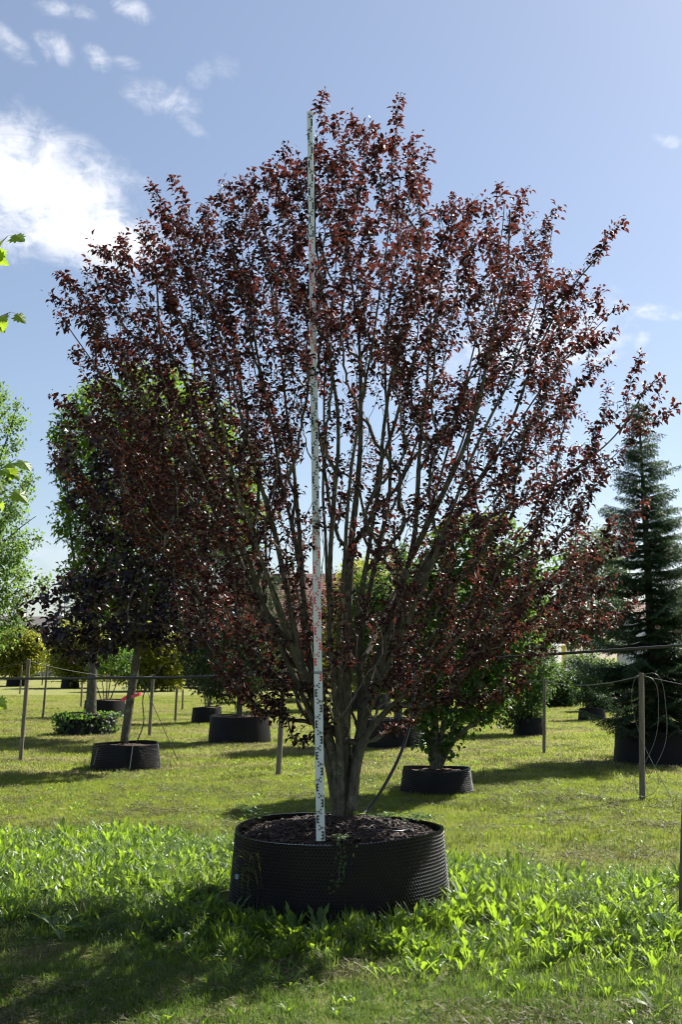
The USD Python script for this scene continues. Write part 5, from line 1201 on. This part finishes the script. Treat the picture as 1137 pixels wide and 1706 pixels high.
def feathery(rng, n=150, r=.09, h=.16):
    P = np.column_stack([rng.normal(size=(n, 2)) * r * .55, np.abs(rng.normal(size=n)) * h * .45 + .02])
    d = unit(np.column_stack([rng.normal(size=(n, 2)), rng.uniform(0, 1.6, n)]))
    v, f = place_leaves(P, d, unit(rng.normal(size=(n, 3)) + [0, 0, 1]), rng.uniform(.02, .05, n), leaf_template(.2, .15, .05, rich=False))
    return v.reshape(-1, 3), f.reshape(-1, 3)
def make_weeds():
    rng = np.random.default_rng(81)
    protos = [(joined(rosette(rng, 10, .20, .036, .45, (.8, 1.45), (.1, .9))), "weed") for _ in range(4)] + [(joined(rosette(rng, 8, .16, .038, .0, (.8, 1.45), (.1, .7))), "weed") for _ in range(3)] \
        + [(blade_patch(60, .16, .08, .22, .0055, rng, .6, 3), "weed") for _ in range(3)] + [(clover(rng), "shrub_leaf") for _ in range(2)] + [(feathery(rng), "feather") for _ in range(3)] + [(blade_patch(26, .2, .06, .24, .004, rng, .9, 3), "straw") for _ in range(2)] + [(joined(rosette(rng, 6, .24, .026, .55, (.9, 1.5), (.2, 1.2))), "weed") for _ in range(2)]
    wt = np.array([.075] * 4 + [.035] * 3 + [.05] * 3 + [.12] * 2 + [.13] * 3 + [.05] * 2 + [.06] * 2); wt /= wt.sum()
    x0, y0, x1, y1 = WEED.bounds
    n = 26000
    c = np.column_stack([rng.uniform(x0, x1, n), rng.uniform(y0, y1, n)])
    c = c[in_view(c[:, 0], c[:, 1], .3)]
    # ragged margin
    j = (meshkit.fbm(np.column_stack([c * 1.8, 0 * c[:, 0]]), 3, 5) - .5) * .9
    sd = np.array([WEED.exterior.distance(shapely.Point(q)) for q in c]) * np.where(shapely.contains_xy(WEED, c[:, 0], c[:, 1]), 1, -1)
    dens = meshkit.fbm(np.column_stack([c * 1.2, 0 * c[:, 0]]), 3, 6)
    front = np.clip((c[:, 1] - np.interp(c[:, 0], [-2.5, -1, 0, 1, 2], [6.9, 6.3, 6.05, 5.95, 5.8])) / .5, 0, 1)      # the strip nearest to the mown grass is half cut
    pr = np.clip((sd + j) / .25, 0, 1) * np.clip((dens - .22) * 3.2, .25, 1) * (.28 + .72 * front)
    k = (rng.random(len(c)) < pr) & (np.hypot(c[:, 0] - POTC[0], c[:, 1] - POTC[1]) > .86)
    c, front = c[k], front[k]
    idx = rng.choice(len(protos), len(c), p=wt)
    fz = meshkit.fbm(np.column_stack([c * 1.1, 0 * c[:, 0] + 5]), 2, 8)
    idx = np.where((idx >= 12) & (idx < 15) & (fz < .45), rng.integers(0, 10, len(c)), idx)
    sc = (.34 + .68 * rng.random(len(c)) ** 1.5) * (.55 + .45 * front)
    scatter("weeds", "lush band of dandelion, clover and tall grass round the big planter", "weeds", protos, np.column_stack([c, gh(c[:, 0], c[:, 1]) - .005]), rng.uniform(0, 6.28, len(c)), sc, idx)
    n = 3600
    y = 4.3 + 13 * rng.random(n); x = (rng.random(n) * 2 - 1) * (y * .33 + .4)
    dn = meshkit.fbm(np.column_stack([x * .7, y * .9, 0 * x]), 3, 15)
    k = (rng.random(n) < np.clip((dn - .3) * 3, .1, 1)) & ~shapely.contains_xy(WEED, x, y) & (np.hypot(x - POTC[0], y - POTC[1]) > .9); x, y = x[k], y[k]
    scatter("lawn_weeds", "small clover and plantain leaves sprinkled through the mown lawn", "weeds", protos[4:7] + protos[10:15], np.column_stack([x, y, gh(x, y) - .005]), rng.uniform(0, 6.28, len(x)), np.column_stack([rng.uniform(.3, .6, (len(x), 1)).repeat(2, 1), rng.uniform(.2, .4, len(x))]), rng.integers(0, 8, len(x)))
make_weeds()

def single_plant(name, label, cat, x, y, n, L, w, teeth, seed, up=(.7, 1.4), curl=(.2, .9), face=None, mat="weed", Yd=None, z=None):
    rng = np.random.default_rng(seed)
    p = ground(x, y) if Yd is None else at(x, y, Yd)
    if z is not None: p[2] = z
    elif Yd is None: p[2] = float(gh(p[0], p[1]))
    o = thing(name, label, cat, None, p)
    for v, f in rosette(rng, n, L, w, teeth, up, curl):
        obj("leaf", (v + p, f), MAT[mat], o)
single_plant("dandelion", "largest dandelion standing before the front of the big planter", "dandelion", 636, 1532, 7, .27, .060, .42, 1, (1.0, 1.45), (.1, .6))
single_plant("broadleaf_weed", "broad-leaved weed in the shade below the staff at the big planter", "weed", 538, 1540, 7, .18, .055, 0, 2)
single_plant("broadleaf_weed", "broad-leaved weed right of the shaded one before the big planter", "weed", 588, 1542, 6, .17, .050, 0, 3)
single_plant("broadleaf_weed", "wide pale weed with drooping leaves at the left in the shade's edge", "weed", 96, 1560, 7, .25, .065, 0, 4, (.5, 1.1), (.5, 1.2))
single_plant("broadleaf_weed", "large round-leaved weed at the right edge in front of the near post", "weed", 1118, 1578, 8, .20, .085, 0, 5, (.6, 1.3), (.2, .8))
single_plant("dandelion", "bright dandelion with upright leaves right of the big planter", "dandelion", 778, 1520, 8, .23, .055, .4, 6, (.9, 1.4), (.1, .6))
single_plant("dandelion", "lone dandelion at the front of the weeds below the right side of the planter", "dandelion", 700, 1620, 6, .19, .04, .3, 7)
single_plant("dandelion", "lone upright pale weed at the front right on cut grass", "dandelion", 798, 1612, 6, .22, .04, .2, 8, (1.0, 1.45), (.1, .5))
single_plant("dandelion", "half wilted dandelion in the bottom right corner", "dandelion", 1098, 1690, 7, .13, .035, .35, 9, (.4, 1.3), (.3, 1.1))
single_plant("seedling", "bright green seedling at the foot of the stems in the big planter", "seedling", 590, 1358, 5, .075, .035, 0, 10, (.3, .9), (.1, .5), Yd=7.75)
def pot_weed(name, label, x, y, Yd, seed, n=90, r=.09, h=.07, mat="shrub_leaf"):
    rng = np.random.default_rng(seed)
    v, f = clover(rng, n, r, h)
    p = at(x, y, Yd)
    o = thing(name, label, 'weed', None, p); obj('foliage', (v + p, f), MAT[mat], o, kind='stuff')
    obj('stem', tube(np.array([p - [0, 0, .03], p + [0.01, 0, h * .6]]), .0015, 4), MAT['twig'], o)
pot_weed("chickweed", "tuft of small green weed at the left rim of the big planter", 422, 1362, 7.75, 1, 120, .10, .09)
pot_weed("chickweed", "low green weed along the right rear rim of the big planter", 700, 1366, 7.95, 2, 120, .12, .04)
pot_weed("chickweed", "small green weed on the bark behind the black pipe", 645, 1362, 8.0, 3, 50, .10, .03)
pot_weed("chickweed", "small weed at the front rim right of the staff foot", 572, 1402, 6.98, 4, 45, .06, .04)
def hanging_grass():
    rng = np.random.default_rng(91)
    mb = MB()
    for k in range(34):
        a0 = math.radians(rng.uniform(205, 232)); r = .80
        b = np.array([X0 + r * math.cos(a0), D0 + r * math.sin(a0), rng.uniform(.22, .42)])
        out = np.array([math.cos(a0), math.sin(a0), 0]); sd_ = np.array([-out[1], out[0], 0]) * rng.normal() * .7
        L = rng.uniform(.12, .26)
        p = spline([b, b + out * L * .35 + sd_ * L * .4 + [0, 0, L * .25], b + out * L * .5 + sd_ * L * .8 + [0, 0, -L * .6]], .03)
        w_ = np.linspace(.0035, .0006, len(p)); s = unit(np.cross(np.gradient(p, axis=0), out))
        v = np.vstack([p + s * w_[:, None] / 2, p - s * w_[:, None] / 2]); n = len(p)
        mb.add(v, np.array([(i, i + 1, n + i + 1, n + i) for i in range(n - 1)]))
    tag(obj("hanging_grass", mb.mesh(), MAT["grass"]), "tuft of thin grass growing out of the left side of the big planter", "grass tuft")
    mb = MB()
    p = spline([at(566, 1404, 6.87), at(569, 1425, 6.84), at(566, 1452, 6.83), at(562, 1480, 6.82)], .02)
    o = thing("trailing_weed", "trailing leafy weed hanging down the planter front right of the staff", "weed", None, p[0])
    obj("stem", tube(p, .0016, 4), MAT["twig"], o)
    rng = np.random.default_rng(92)
    q = p[rng.integers(0, len(p), 46)] + np.column_stack([rng.normal(size=46) * .035, -np.abs(rng.normal(size=46)) * .012, rng.normal(size=46) * .02])
    v, f = place_leaves(q, unit(np.column_stack([rng.normal(size=46), -np.abs(rng.normal(size=46)) * .4, rng.normal(size=46) * .6 - .3])), unit(np.array([0, -1.0, .5]) + rng.normal(size=(46, 3)) * .4), rng.uniform(.018, .034, 46), leaf_template(.45, .1, .1, rich=False))
    obj("foliage", (v.reshape(-1, 3), f.reshape(-1, 3)), MAT["shrub_leaf"], o, kind="stuff")
hanging_grass()
